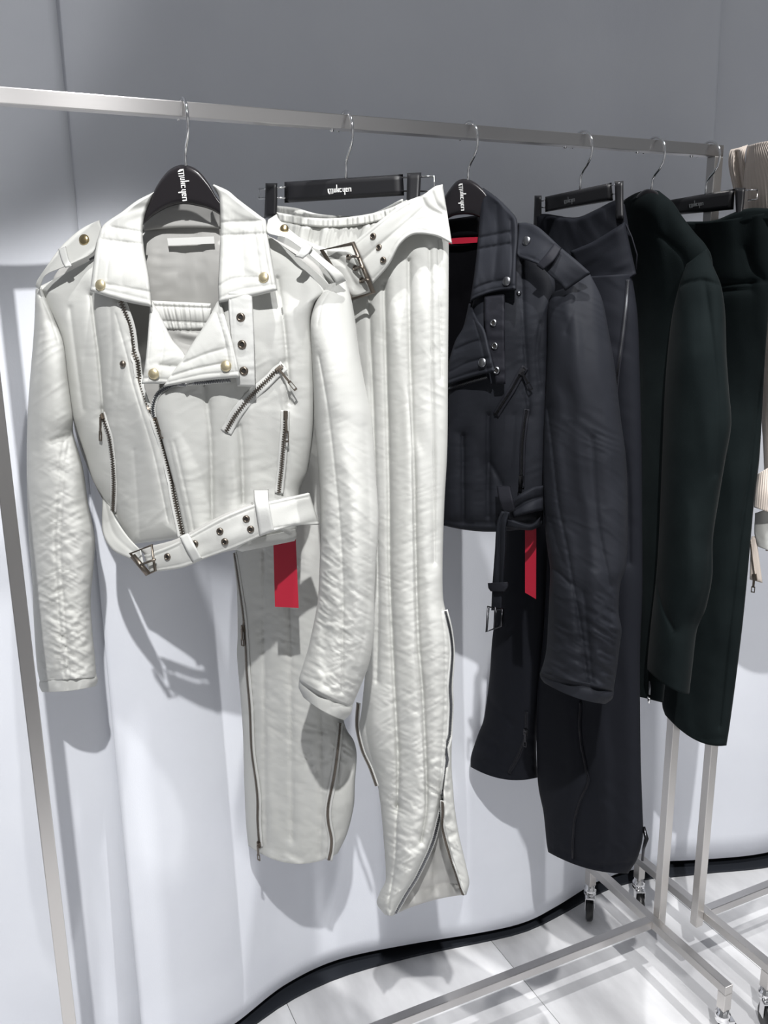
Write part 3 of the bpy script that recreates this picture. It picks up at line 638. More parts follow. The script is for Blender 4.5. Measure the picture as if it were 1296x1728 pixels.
# shoulder straps
ep_l = loft('epaulette', G1, [(168, 371, .010), (150, 379, .010), (133, 389, .012), (112, 407, .016), (98, 422, .020), (79, 449, .028), (63, 473, .030), (60, 484, .026)],
            [(172, 384, .014), (165, 408, .020), (156, 428, .028), (123, 445, .036), (100, 454, .040), (84, 460, .042), (74, 468, .040), (67, 489, .030)], J, CR, 70, 22, .004, .003, 'slab', 5, seams=[([(164, 425), (123, 439), (88, 452)], 1.5, .0016), ([(152, 382), (112, 411), (78, 456)], 1.5, .0016)], wr=[(-30, 40, 14, .0007, 58)])
lp = loft('strap_loop', G1, [(98, 420, .026), (104, 440, .036), (110, 452, .042)], [(111, 416, .026), (116, 436, .036), (122, 450, .040)], J, CS, 20, 10, .004, .003, 'slab', 3)
ep_r = loft('epaulette', G1, [(467, 361, .012), (472, 371, .018), (490, 388, .026), (515, 408, .034), (544, 434, .04), (576, 460, .04), (584, 474, .032)],
            [(452, 371, .03), (451, 393, .042), (481, 401, .05), (500, 413, .054), (516, 425, .056), (546, 451, .056), (564, 472, .048), (567, 482, .04)], J, CR, 70, 22, .004, .003, 'slab', 4, seams=[([(456, 388), (500, 407), (548, 446)], 1.5, .0016)], wr=[(35, 40, 14, .0007, 59)])
lp2 = loft('strap_loop', G1, [(515, 407, .046), (506, 422, .062), (498, 433, .064)], [(528, 417, .046), (521, 428, .062), (511, 437, .064)], J, CS, 20, 10, .004, .003, 'slab', 3)
for x, y, r in ((143, 405, 9.2), (480, 387, 7.5)): button('snap_button', G1, x, y, r, [ep_l, ep_r], J, M['brass'])
for x, y in ((170.5, 481.5), (446, 469), (260, 631), (382, 618)): button('snap_button', G1, x, y, 9.3, UPR, J, M['brass_pale'])
button('snap_stud', G1, 208.5, 614, 5.5, FR, J, M['bronze'])
for x, y in ((406.5, 535.5), (408.6, 581.5), (411.7, 626)): eyelet('snap_socket', G1, x, y, 7.6, [pk], J, M['bronze'])
# zips
zipper('front_zip', G1, [(203, 508), (212, 525), (222, 555), (228, 600), (234, 643), (249, 689), (261, 714), (276, 766), (291, 828), (307, 905)], FR, J, CS, M['bronze'], 17, 8.5, (262, 705), 0, pitch=4.4, pl=38)
zipper('lapel_zip', G1, [(262, 705), (260, 688), (266, 668), (281, 655), (310, 647), (349, 643), (390, 641)], FR+[la_r], J, CS, M['gunmetal'], 9, 6, pitch=4, lift=.002)
zipper('chest_zip', G1, [(479, 617), (465, 629), (447, 647), (429, 663), (412, 680), (395, 703), (382, 729)], FR, J, CS, M['bronze'], 20, 7.5, (473, 623), 40, pitch=4.2, pl=46)
zipper('pocket_zip', G1, [(481, 692), (480, 725), (477, 760), (475, 790), (471, 832)], FR, J, CS, M['bronze'], 15, 7, (481, 698), 0, pitch=4.2, pl=46)
zipper('pocket_zip', G1, [(176, 697), (180, 715), (187, 738), (191, 770), (193, 820), (193, 862)], FR, J, CS, M['bronze'], 12, 6.5, (178, 704), -4, pitch=4.2, pl=40)
# belt
bl_ = loft('belt', G1, [(243, 937, .092), (290, 919, .104), (320, 903, .106), (376, 872, .104), (428, 851, .096), (456, 846, .090), (522, 831, .052)],
           [(252, 966, .096), (308, 958, .106), (345, 943, .108), (395, 925, .106), (438, 906, .098), (462, 897, .092), (500, 887, .072), (539, 886, .045)], J, CR, 120, 30, .005, .005, 'slab', 4,
           seams=[([(250, 942), (292, 925), (322, 908), (378, 878), (430, 857), (460, 851), (520, 838)], 1.5, .002, .0006, 5, 70), ([(262, 960), (306, 952), (345, 938), (395, 920), (438, 901), (465, 891), (535, 880)], 1.5, .002, .0006, 5, 70)], wr=[(-20, 60, 20, .0014, 61)])
bl2 = loft('belt_end', G1, [(177, 832, .0), (191, 866, .02), (205, 890, .04), (219, 909, .06), (238, 929, .086)], [(173, 838, .0), (173, 897, .02), (190, 928, .05), (222, 944, .08), (244, 956, .09)], J, CR, 50, 24, .005, .004, 'slab', 4, seams=[([(178, 850), (192, 900), (225, 932)], 5, .003)], wr=[(40, 40, 16, .0014, 62)])
loft('belt_inner', G1, [(234, 926, .075), (290, 912, .082), (318, 899, .082), (376, 868, .08), (426, 848, .075)], [(248, 940, .08), (292, 926, .088), (320, 912, .088), (376, 884, .086), (428, 862, .08)], J, CLN, 50, 10, .003, .003, 'slab', 3)
bl3 = loft('belt_loop', G1, [(302, 905, .108), (314, 928, .116), (326, 949, .112)], [(318, 899, .108), (330, 922, .116), (341, 943, .112)], J, CS, 24, 10, .004, .004, 'slab', 3)
bl4 = loft('belt_loop', G1, [(428, 826, .05), (430, 850, .106), (438, 905, .104)], [(453, 826, .05), (454, 848, .100), (463, 896, .098)], J, CS, 40, 14, .005, .005, 'slab', 4)
for x, y in ((415.6, 875.6), (423, 893), (371.4, 896.5), (379.4, 914), (329, 917.5), (283, 939.4)): eyelet('belt_eyelet', G1, x, y, 6.2, [bl_], J, M['bronze'])
mb = MB(); q = [(220, 934, .10), (256, 920, .098), (262, 963, .104), (248, 970, .106)]
mb.tube([G1.P(np.array(a), np.array(b), c) for a, b, c in q], .0022, 8, True)
mb.tube([G1.P(np.array(a), np.array(b), c) for a, b, c in [(224, 938, .102), (250, 969, .107)]], .004, 10)
mb.tube([G1.P(np.array(a), np.array(b), c) for a, b, c in [(237, 953, .107), (262, 944, .112)]], .0016, 8)
mb.build('belt_buckle', M['bronze'], J, True)
loft('waist_hem', G1, [(392, 916, .05), (396, 926, .05), (408, 931, .045)], [(499, 893, .03), (501, 905, .03), (497, 913, .03)], J, CR, 18, 40, .014, .010, 'tube', wr=[(0, 40, 12, .001, 63)])
rt = prism('swing_tag', G1, [[(461, 905), (499, 905), (504, 1026), (464, 1024)]], -.004, -.0032, M['red'], None)
tag(rt, 'larger red card tag hanging below the hem of the cream biker jacket', 'tag', 'red swing tags')

# ------------------------------------------------------------------ cream trousers
T2 = thing('padded_trousers', (-.70, 0, .46), 'cream padded trousers with gathered waist, wide buckled belt and long leg zips', 'trousers', 'padded trousers')
WR2 = [(88, 260, 24, .0036, 71), (38, 60, 14, .0004, 72, 'ridge', 80), (-24, 50, 14, .0004, 73, 'n', 60)]
lg_l = loft('trouser_leg', G2, [(470, 395, .0), (430, 560, .0), (405, 750, .0), (397, 930, .0), (400, 1000, .0), (401, 1067, .0), (400, 1108, .0), (406, 1178, .0), (410, 1240, .0), (412, 1317, .0), (415, 1388, .0), (419, 1427, .0)],
            [(596, 440, .0), (570, 620, .0), (556, 800, .0), (560, 950, .0), (570, 1100, .0), (580, 1215, .0), (597, 1250, .0), (602, 1275, .0), (599, 1320, .0), (597, 1360, .0), (586, 1406, .0), (570, 1440, .0)], T2, CR, 300, 70, .050, .035, 'tube', bow=24, bowp=14,
            seams=[([(487, 930), (490, 1143), (493, 1420)], 3, .007, .0016, 30, 20), ([(445, 930), (445, 1004), (446, 1200), (448, 1420)], 3, .006, .0014, 20, -20), ([(540, 1150), (543, 1300), (540, 1440)], 3, .006, .0012, 20, 15), ([(418, 1424), (470, 1436), (530, 1456)], 3, .003), ([(576, 1216), (570, 1290), (572, 1330), (590, 1300)], 8, .012)],
            wr=WR2, extra=lowmask(81, 1050, 1250, .0016))
lg_r = loft('trouser_leg', G2, [(592, 440, .01), (588, 560, .01), (594, 700, .01), (604, 850, .015), (612, 1000, .02), (617, 1110, .02), (611, 1190, .02), (606, 1230, .02), (614, 1265, .02), (626, 1292, .02), (637, 1324, .02), (641, 1350, .02), (643, 1365, .02), (648, 1423, .02), (651, 1482, .02), (641, 1506, .02), (636, 1525, .02), (650, 1544, .02)],
            [(752, 362, .01), (757, 410, .015), (757, 500, .02), (756, 618, .02), (755, 753, .02), (750, 849, .02), (747, 946, .02), (748, 1010, .02), (756, 1046, .02), (762, 1094, .02), (762, 1143, .02), (761, 1212, .02), (760, 1275, .02), (753, 1312, .022), (746, 1345, .024), (739, 1381, .03), (728, 1423, .034), (704, 1475, .036), (684, 1508, .036), (663, 1546, .032)], T2, CR, 480, 100, lambda t: .024+.028*np.sin(np.pi/2*np.clip(t*8, 0, 1)), .03, 'tube',
            seams=[([(648, 480), (651, 600), (656, 800), (658, 969), (665, 1143), (672, 1284), (671, 1360)], 5.5, .017, .0008, 40, 20), ([(671, 1360), (669, 1388), (666, 1458), (655, 1530)], 3.5, .008, .002, 30, 25), ([(690, 440), (692, 599), (699, 800), (701, 907), (706, 1074), (714, 1178), (720, 1348), (710, 1420)], 4.5, .014, .0008, 40, -20), ([(622, 500), (630, 700), (634, 850), (638, 1000), (636, 1150)], 5, .011),
                   ([(725, 420), (728, 600), (732, 800), (733, 950)], 5, .008), ([(739, 405), (743, 520), (745, 640)], 2, .004, .0010, 12), ([(612, 1190), (622, 1260), (636, 1310)], 3, .004), ([(745, 1030), (751, 1090), (750, 1200), (742, 1330)], 2.4, .003, .0008, 12, 10)],
            wr=WR2, extra=lowmask(91, 1060, 1400, .0018))
fp2 = loft('leg_flap', G2, [(757, 1225, .03), (753, 1290, .04), (748, 1335, .045), (749, 1370, .05), (750, 1402, .045), (766, 1458, .04), (783, 1508, .035)], [(763, 1225, .02), (762, 1290, .02), (765, 1335, .02), (767, 1360, .02), (774, 1406, .02), (786, 1458, .015), (792, 1488, .01), (787, 1510, .02)], T2, CR, 80, 20, .010, .006, 'slab', 6, wr=WR2, extra=lowmask(97, 1200, 1300, .0022))
loft('leg_lining', G2, [(700, 1335, .0), (690, 1420, .0), (660, 1500, .0), (664, 1544, .004)], [(760, 1335, .0), (764, 1420, .0), (775, 1470, .0), (785, 1510, .004)], T2, CLN, 70, 40, .005, .03, 'slab', 10, bow=-6, bowp=10,
     seams=[([(716, 1502), (748, 1490), (780, 1494)], 2, .004), ([(728, 1420), (726, 1500)], 3, .004)], wr=[(80, 60, 14, .004, 75), (-30, 30, 12, .002, 76)])
LEG = [lg_l, lg_r, fp2]
# waist
loft('waistband', G2, [(466, 347, -.05), (500, 351, -.055), (545, 362, -.055), (620, 362, -.05), (680, 335, -.04)], [(468, 382, -.05), (505, 385, -.055), (548, 395, -.055), (620, 392, -.05), (684, 365, -.04)], T2, CR, 150, 16, .005, .005, 'slab', 5, wr=[(5, 4.2, 60, .003, 77)])
wf = loft('waistband', G2, [(466, 358, .0), (522, 367, .012), (567, 368, .014), (622, 361, .012), (660, 350, .01), (692, 334, .01)], [(470, 374, .0), (522, 382, .014), (567, 384, .016), (622, 378, .014), (662, 366, .012), (694, 350, .01)], T2, CR, 220, 16, .006, .005, 'slab', 4, wr=[(3, 4.2, 60, .003, 78)])
loft('gathered_front', G2, [(468, 372, -.004), (522, 381, .010), (567, 382, .012), (622, 377, .01), (664, 366, .008), (694, 352, .006)], [(490, 470, .01), (530, 480, .02), (575, 500, .024), (640, 490, .024), (690, 460, .02), (720, 430, .02)], T2, CR, 220, 44, .008, .006, 'slab', 6, wr=[(8, 5.5, 80, .005, 79), (12, 11, 60, .004, 80)])
bt = loft('belt', G2, [(594, 411, .055), (630, 381, .055), (659, 358, .05), (685, 340, .044), (715, 328, .038), (733, 315, .03), (747, 311, .022)], [(628, 480, .062), (645, 461, .064), (659, 443, .066), (675, 413, .066), (698, 396, .062), (733, 398, .05), (763, 412, .034)], T2, CR, 100, 50, .008, .005, 'slab', 6,
          seams=[([(600, 413), (632, 387), (662, 363), (690, 345)], 1.6, .0022, .0006, 5, 50), ([(630, 470), (652, 445), (668, 412), (694, 389), (735, 391), (761, 404)], 1.6, .0022, .0006, 5, 50), ([(610, 440), (650, 405), (690, 372), (715, 350)], 4, .004), ([(712, 334), (722, 350), (745, 362)], 4, .007), ([(728, 322), (738, 345), (757, 360)], 4, .005), ([(700, 372), (730, 370), (758, 385)], 5, .004)], wr=[(-40, 50, 16, .0016, 84)])
b2_ = loft('belt_end', G2, [(500, 398, .03), (545, 417, .04), (588, 424, .05), (611, 455, .056), (622, 480, .056)], [(520, 440, .03), (560, 478, .045), (590, 500, .052), (606, 500, .055), (624, 492, .056)], T2, CR, 60, 36, .008, .005, 'slab', 5, seams=[([(540, 428), (575, 440), (600, 480)], 5, .004)], wr=[(40, 26, 10, .002, 85)])
for x, y in ((630, 399), (640, 418), (647, 439)): eyelet('belt_eyelet', G2, x, y, 5.6, [bt], T2, M['bronze'])
mb = MB(); mb.tube([G2.P(np.array(a), np.array(b), c) for a, b, c in [(543, 422, .058), (596, 411, .068), (630, 494, .072), (593, 505, .066)]], .0034, 8, True)
for a, b, c, e in ((588, 435, 606, 434), (599, 453, 613, 452), (610, 474, 622, 473)): mb.tube([G2.P(np.array(a), np.array(b), .064), G2.P(np.array((a+c)/2), np.array((b+e)/2-2), .074), G2.P(np.array(c), np.array(e), .078)], .0018, 8)
mb.build('belt_buckle', M['bronze'], T2, True)
for x, y in ((589, 434), (600, 452), (611, 473)): eyelet('belt_eyelet', G2, x, y, 5, [b2_], T2, M['bronze'])
# zips on the legs
zipper('leg_zip', G2, [(398, 932), (406, 987), (413, 1039), (417, 1091), (419, 1136), (424, 1195), (427, 1265), (434, 1317), (437, 1350), (437, 1385), (440, 1426)], LEG, T2, CS, M['bronze'], 14, 5.5, (440, 1424), 0, pl=30)
mb = MB(); p, n = hit(414, 1072, LEG, G2)[:2]; zipper('leg_zip', G2, [(573, 1218), (569, 1265), (562, 1317), (555, 1360), (555, 1385), (560, 1416), (556, 1450)], LEG, T2, CS, M['bronze'], 12, 5)
zipper('leg_zip', G2, [(413, 1050), (415, 1070), (417, 1090)], LEG, T2, CS, M['bronze'], 8, 3, (414, 1058), 0, pl=30)
zipper('leg_zip', G2, [(749, 1030), (757, 1063), (761, 1101), (758, 1157), (759, 1195), (755, 1265), (747, 1327), (746, 1338)], LEG, T2, CS, M['gunmetal'], 12, 5.5, (746, 1335), 0, pl=34)
zipper('leg_zip', G2, [(746, 1345), (738, 1381), (727, 1423), (703, 1475), (683, 1508), (666, 1538)], LEG, T2, CS, M['gunmetal'], 14, 6, pitch=3.6)
zipper('leg_zip', G2, [(748, 1350), (750, 1402), (758, 1434), (768, 1462), (783, 1508)], LEG, T2, CS, M['bronze'], 9, 5)
zipper('leg_zip', G2, [(606, 1185), (604, 1225), (613, 1265), (626, 1294), (637, 1325)], LEG, T2, CS, M['bronze'], 8, 5)

# ------------------------------------------------------------------ black biker jacket
BK, BS, BL = M['black'], M['black_strip'], M['black_lining']
K = thing('biker_jacket', (-.498, 0, 1.06), 'black padded biker jacket with dark silver snaps and a knotted dangling belt', 'jacket', 'padded biker jackets')
loft('back_panel', G3, [(735, 385, -.04), (715, 450, -.04), (715, 600, -.05), (720, 760, -.05), (740, 870, -.05)], [(826, 360, -.04), (900, 430, -.03), (920, 560, -.03), (915, 740, -.03), (905, 860, -.03)], K, BL, 60, 30, .004, .02, 'slab', 20, wr=[(80, 60, 20, .002, 101)])
loft('collar_stand', G3, [(745, 372, -.03), (748, 402, -.025)], [(812, 362, -.03), (808, 398, -.02)], K, BL, 10, 20, .004, .004, 'slab', 5)
prism('neck_label', G3, [[(757, 403), (775, 401), (808, 400), (808, 409), (780, 411), (757, 412)]], -.022, -.0205, M['red'], K)
kf = loft('front_panel', G3, [(806, 440, .02), (797, 515, .045), (778, 568, .055), (758, 620, .06), (752, 700, .062), (748, 800, .062), (746, 886, .06)],
          [(874, 385, .0), (935, 470, .0), (926, 530, .02), (925, 600, .022), (922, 700, .02), (920, 800, .015), (916, 885, .012)], K, BK, 170, 70, .020, .010, 'slab', 28, bow=12, bowp=10,
          seams=[([(781, 735), (782, 876)], 4, .010, .0012, 20, 0), ([(824, 700), (824, 873)], 4, .010, .0012, 20, 0), ([(750, 878), (790, 882), (834, 882), (912, 876)], 3, .006, .001, 12, 90), ([(880, 440), (884, 560), (890, 640), (892, 700)], 4, .006, .0012, 24), ([(912, 545), (906, 600), (912, 660)], 5, .005),
                 ([(826, 780), (838, 800), (848, 820)], 4, .006), ([(868, 700), (862, 780), (846, 820)], 6, .004)], wr=wr_shell(111, .8))
ks = loft('sleeve', G3, [(948, 488, .012), (932, 496, .022), (924, 525, .03), (923, 600, .03), (919, 690, .03), (917, 740, .03), (916, 826, .03), (922, 914, .03), (928, 958, .03), (927, 1002, .03), (923, 1084, .03), (919, 1112, .03), (911, 1137, .03)],
          [(996, 463, .0), (1016, 505, .0), (1028, 564, .0), (1038, 622, .0), (1048, 709, .0), (1056, 767, .0), (1059, 826, .0), (1059, 914, .01), (1056, 958, .02), (1047, 985, .03), (1044, 1031, .03), (1049, 1062, .03), (1046, 1090, .03), (1040, 1136, .03), (1035, 1166, .03)], K, BK, 260, 64, lambda t: .014+.042*np.sin(np.pi/2*np.clip(t*4, 0, 1)), .045, 'tube',
          seams=[([(924, 690), (932, 760), (942, 850), (956, 920), (968, 990), (980, 1060), (992, 1155)], 3, .006, .0010, 24, 30), ([(1000, 740), (1006, 850), (1014, 914), (1030, 990)], 5, .005), ([(985, 1000), (992, 1080), (1000, 1150)], 2.4, .004), ([(1036, 985), (1030, 1060), (1040, 1130)], 6, .003), ([(975, 480), (968, 520), (955, 560)], 6, .003), ([(926, 955), (945, 968), (962, 985)], 3.5, .007), ([(930, 880), (940, 920), (950, 950)], 6, .004)],
          wr=[(86, 240, 22, .0050, 121), (30, 46, 10, .0006, 122, 'ridge', 80)], extra=lambda X, Y, s, t: np.clip((Y-960)/120, 0, 1)*.0022*(1-2*np.abs(vnoise((X*.85+Y*.5)/30, (-X*.5+Y*.85)/9, 5))))
loft('cuff', G3, [(911, 1135, .03), (912, 1143, .03), (918, 1152, .03)], [(1036, 1162, .03), (1034, 1178, .03), (1022, 1188, .03)], ks, BK, 18, 56, .056, .045, 'tube', bow=7, seams=[([(911, 1138), (936, 1150), (994, 1160), (1036, 1167)], 2.6, .006)], wr=[(60, 30, 10, .0016, 124)])
kc = loft('collar', G3, [(811, 319, -.012), (810, 359, .004), (805, 417, .03), (799, 470, .055), (793, 510, .066)], [(816, 317, -.012), (837, 332, .006), (858, 352, .014), (872, 370, .022), (874, 400, .034), (872, 440, .048), (871, 490, .062)], K, BK, 100, 50, .011, .004, 'slab', 7, bow=-6, bowp=8,
          seams=[([(808, 401), (860, 391)], 2, .004, .0012, 8, 90), ([(807, 420), (860, 411)], 2, .004, .0012, 8, 90), ([(862, 372), (864, 440), (860, 485)], 1.8, .0025), ([(798, 488), (822, 478), (852, 472)], 2, .004), ([(796, 500), (830, 488), (868, 482)], 1.6, .0025), ([(838, 345), (840, 400), (834, 470)], 7, .004)], wr=[(84, 60, 14, .0014, 125)])
loft('front_panel', G3, [(690, 470, .0), (700, 600, .01), (708, 750, .01), (716, 875, .01)], [(752, 440, .03), (752, 600, .05), (745, 760, .055), (738, 880, .05)], K, BK, 90, 40, .014, .010, 'slab', 20, wr=wr_shell(116, .8))
ks2 = loft('sleeve', G3, [(668, 478, .0), (656, 600, .0), (648, 780, .0), (655, 950, .0), (664, 1095, .0)], [(696, 470, .0), (712, 600, .0), (722, 780, .0), (730, 950, .0), (738, 1100, .0)], K, BK, 160, 40, lambda t: .012+.03*np.sin(np.pi/2*np.clip(t*4, 0, 1)), .03, 'tube', wr=[(86, 160, 24, .002, 117)])
loft('cuff', G3, [(664, 1093, .0), (668, 1112, .0)], [(738, 1098, .0), (734, 1116, .0)], ks2, BK, 10, 30, .044, .034, 'tube')
loft('collar', G3, [(748, 330, -.01), (722, 380, .01), (706, 430, .03), (700, 490, .05)], [(752, 330, -.01), (744, 380, .01), (742, 440, .035), (748, 505, .06)], K, BK, 50, 24, .010, .004, 'slab', 6, wr=[(84, 60, 14, .0014, 118)])
loft('epaulette', G3, [(712, 385, .012), (690, 420, .03), (664, 474, .036)], [(722, 415, .03), (704, 445, .045), (682, 486, .045)], K, BK, 30, 14, .004, .003, 'slab', 4)
kl = loft('lapel', G3, [(791, 512, .05), (782, 551, .062), (768, 576, .07), (757, 612, .078), (752, 652, .084)], [(794, 512, .055), (806, 538, .07), (818, 557, .082), (827, 592, .09), (835, 627, .094)], K, BK, 80, 46, .008, .004, 'slab', 6, bow=-2, bowp=6,
          seams=[([(800, 540), (812, 580), (822, 625)], 1.8, .0025, .001, 8), ([(768, 590), (790, 580), (806, 575)], 3, .004, .001, 10, 60), ([(758, 628), (790, 612), (822, 604)], 2.5, .004), ([(756, 642), (790, 630), (830, 620)], 1.8, .003)], wr=[(-30, 30, 9, .0012, 126)])
kp = loft('snap_placket', G3, [(817, 500, .066), (817, 535, .074), (820, 573, .078), (832, 622, .082), (836, 648, .08)], [(852, 496, .062), (852, 532, .07), (852, 573, .074), (853, 622, .076), (853, 648, .074)], K, BS, 60, 20, .005, .004, 'slab', 4, wr=[(0, 24, 9, .0008, 127)])
ke = loft('epaulette', G3, [(874, 376, .016), (890, 376, .02), (911, 385, .03), (946, 417, .038), (975, 441, .04), (997, 461, .036)], [(872, 428, .05), (878, 435, .052), (908, 447, .058), (931, 467, .058), (945, 480, .052), (954, 491, .046)], K, BK, 60, 24, .005, .004, 'slab', 4, seams=[([(900, 438), (930, 415), (944, 416)], 2, .002), ([(876, 430), (908, 441), (948, 480)], 1.5, .002)], wr=[(35, 40, 14, .0008, 128)])
loft('strap_loop', G3, [(936, 410, .05), (922, 428, .064), (905, 448, .07)], [(948, 419, .05), (935, 440, .064), (916, 456, .07)], K, BS, 18, 10, .003, .003, 'slab', 3)
for x, y in ((856, 475), (815, 612)): button('snap_button', G3, x, y, 8, [kc, kl], K, M['gunmetal'])
button('snap_button', G3, 889.5, 407, 8, [ke], K, M['gunmetal'])
button('snap_stud', G3, 876, 495, 4, [kf], K, M['gunmetal'])
for x, y in ((833, 545), (835, 584), (838, 625)): eyelet('snap_socket', G3, x, y, 6.6, [kp], K, M['gunmetal'])
zipper('lapel_zip', G3, [(755, 657), (780, 649), (800, 643), (824, 636)], [kl, kf], K, BS, M['gunmetal'], 7, 3.6, lift=.002)
zipper('chest_zip', G3, [(886, 619), (876, 636), (864, 658), (850, 680), (838, 700)], [kf], K, BS, M['darkmetal'], 12, 4.5, (882, 626), 30, pl=34)
zipper('pocket_zip', G3, [(889, 690), (886, 720), (883, 750), (882, 797), (881, 822)], [kf], K, BS, M['darkmetal'], 10, 4.5, (881, 806), 0, pl=24)
kb = loft('belt', G3, [(862, 846, .06), (880, 832, .06), (900, 822, .05), (918, 819, .03)], [(866, 874, .06), (885, 868, .06), (902, 864, .05), (918, 861, .03)], K, BK, 40, 24, .010, .006, 'slab', 5, seams=[([(866, 860), (890, 846), (916, 838)], 3, .007)], wr=[(-30, 30, 10, .002, 131)])
loft('belt_knot', G3, [(840, 868, .06), (862, 876, .064), (895, 884, .05), (912, 872, .03)], [(850, 890, .06), (866, 892, .06), (895, 895, .045), (912, 888, .03)], K, BK, 36, 18, .010, .006, 'slab', 6, wr=[(-10, 30, 10, .002, 132)])
loft('belt_loop', G3, [(838, 820, .07), (842, 845, .084), (850, 868, .08)], [(861, 820, .07), (866, 842, .084), (870, 862, .08)], K, BS, 24, 14, .004, .004, 'slab', 3)
loft('belt_end', G3, [(846, 862, .084), (838, 885, .084), (835, 930, .076), (831, 985, .070), (829, 1030, .068)], [(860, 864, .086), (854, 890, .086), (853, 930, .08), (849, 985, .074), (847, 1030, .07)], K, BK, 80, 20, .006, .004, 'slab', 4, seams=[([(852, 866), (844, 890), (842, 985)], 2.6, .006)], wr=[(80, 40, 9, .0014, 133)])
loft('belt_keeper', G3, [(823, 984, .078), (824, 992, .078), (828, 998, .078)], [(857, 982, .082), (858, 990, .082), (853, 998, .08)], K, BS, 14, 18, .008, .010, 'tube')
mb = MB(); mb.tube([G3.P(np.array(a), np.array(b), c) for a, b, c in [(824, 1024, .078), (849, 1028, .08), (846, 1056, .08), (821, 1066, .078)]], .0022, 8, True)
mb.tube([G3.P(np.array(a), np.array(b), c) for a, b, c in [(836, 1024, .08), (834, 1060, .08)]], .0016, 8); mb.build('belt_buckle', M['darkmetal'], K, True)
rt = prism('swing_tag', G3, [[(886, 890), (905, 890), (904.5, 1011), (886, 1000)]], -.006, -.0052, M['red'], None)
tag(rt, 'smaller red card tag hanging below the hem of the black biker jacket', 'tag', 'red swing tags')

# ------------------------------------------------------------------ black trousers
BT = M['black_soft']
T4 = thing('padded_trousers', (-.287, 0, .5), 'black padded trousers with folded waist flap and silver side zip beside the dark green coat', 'trousers', 'padded trousers')
l4 = loft('trouser_leg', G4, [(850, 480, .0), (848, 700, .0), (852, 880, .0), (842, 1000, .0), (831, 1075, .0), (826, 1143, .0), (817, 1210, .0), (806, 1241, .0), (795, 1275, .0), (794, 1294, .0)], [(940, 480, .0), (935, 700, .0), (928, 900, .0), (918, 1100, .0), (908, 1200, .0), (905, 1260, .0), (907, 1312, .0)], T4, BT, 200, 50, .035, .03, 'tube', bow=12, bowp=14,
          seams=[([(826, 1180), (845, 1205), (865, 1222)], 4, .006), ([(810, 1238), (836, 1260)], 4, .004), ([(798, 1282), (830, 1296), (858, 1304)], 3, .004)], wr=[(86, 120, 24, .002, 141)], extra=lowmask(143, 1150, 1280, .0018, (40, 20)))
r4 = loft('trouser_leg', G4, [(935, 470, .02), (930, 800, .02), (918, 1050, .02), (906, 1180, .02), (907, 1312, .02), (917, 1371, .02), (922, 1420, .02), (925, 1438, .02)], [(1066, 462, .02), (1076, 534, .02), (1080, 640, .02), (1083, 760, .02), (1084, 900, .02), (1084, 1000, .02), (1080, 1112, .02), (1081, 1266, .02), (1084, 1359, .02), (1085, 1410, .02), (1076, 1448, .02), (1060, 1474, .02)], T4, BT, 280, 64, .045, .04, 'tube', bow=10, bowp=14,
          seams=[([(981, 1150), (979, 1235), (990, 1297), (994, 1318), (980, 1350), (970, 1390), (967, 1450)], 3, .008), ([(925, 1428), (960, 1442), (1007, 1462), (1062, 1456)], 3, .005, .001, 12, 90), ([(1030, 660), (1040, 720), (1058, 800), (1062, 950)], 6, .006), ([(1060, 480), (1053, 560), (1040, 660), (1036, 720)], 5, .004)], wr=[(88, 260, 26, .0040, 151), (30, 46, 14, .0005, 152, 'n', 80)], extra=lowmask(153, 1280, 1450, .0010))
loft('waistband', G4, [(903, 362, .0), (923, 361, .0), (971, 367, .004), (1005, 354, .006), (1038, 338, .004), (1054, 344, .0)], [(905, 430, .0), (935, 445, .012), (972, 450, .02), (1010, 425, .02), (1040, 400, .014), (1064, 400, .004)], T4, BT, 80, 30, .012, .012, 'slab', 8, wr=[(70, 40, 14, .002, 154)])
w4 = loft('waist_flap', G4, [(962, 424, .03), (1000, 408, .034), (1036, 386, .03), (1054, 374, .018)], [(1000, 512, .03), (1022, 500, .036), (1046, 484, .034), (1074, 463, .02)], T4, BT, 50, 36, .010, .006, 'slab', 6, seams=[([(1010, 498), (1040, 480), (1072, 456)], 1.6, .0025)], wr=[(-30, 40, 14, .002, 155)])
zipper('side_zip', G4, [(1059, 472), (1056, 520), (1049, 580), (1043, 630), (1041, 680), (1043, 705)], [r4], T4, BS, M['gunmetal'], 7, 3.2)
zipper('hem_zip', G4, [(889, 1200), (888, 1240), (876, 1275), (860, 1303)], [l4], T4, BS, M['darkmetal'], 7, 3.4, (888, 1234), 0, pl=26)
zipper('hem_zip', G4, [(981, 1185), (979, 1235), (990, 1297), (994, 1318), (980, 1350), (970, 1390), (967, 1448)], [r4], T4, BS, M['darkmetal'], 5, 2.6)
MB().tube([G4.P(np.array(a), np.array(b), c) for a, b, c in [(1086, 1395, .02), (1091, 1415, .026), (1086, 1432, .03), (1084, 1452, .03)]], [.003, .004, .0025, .0022], 8).build('zip_pull', M['darkmetal'], T4, True)
MB().tube([G4.P(np.array(a), np.array(b), c) for a, b, c in [(1056, 378, .014), (1066, 400, .016), (1075, 430, .014), (1073, 455, .012)]], .0011, 8).build('hanging_loop', BS, T4, True)

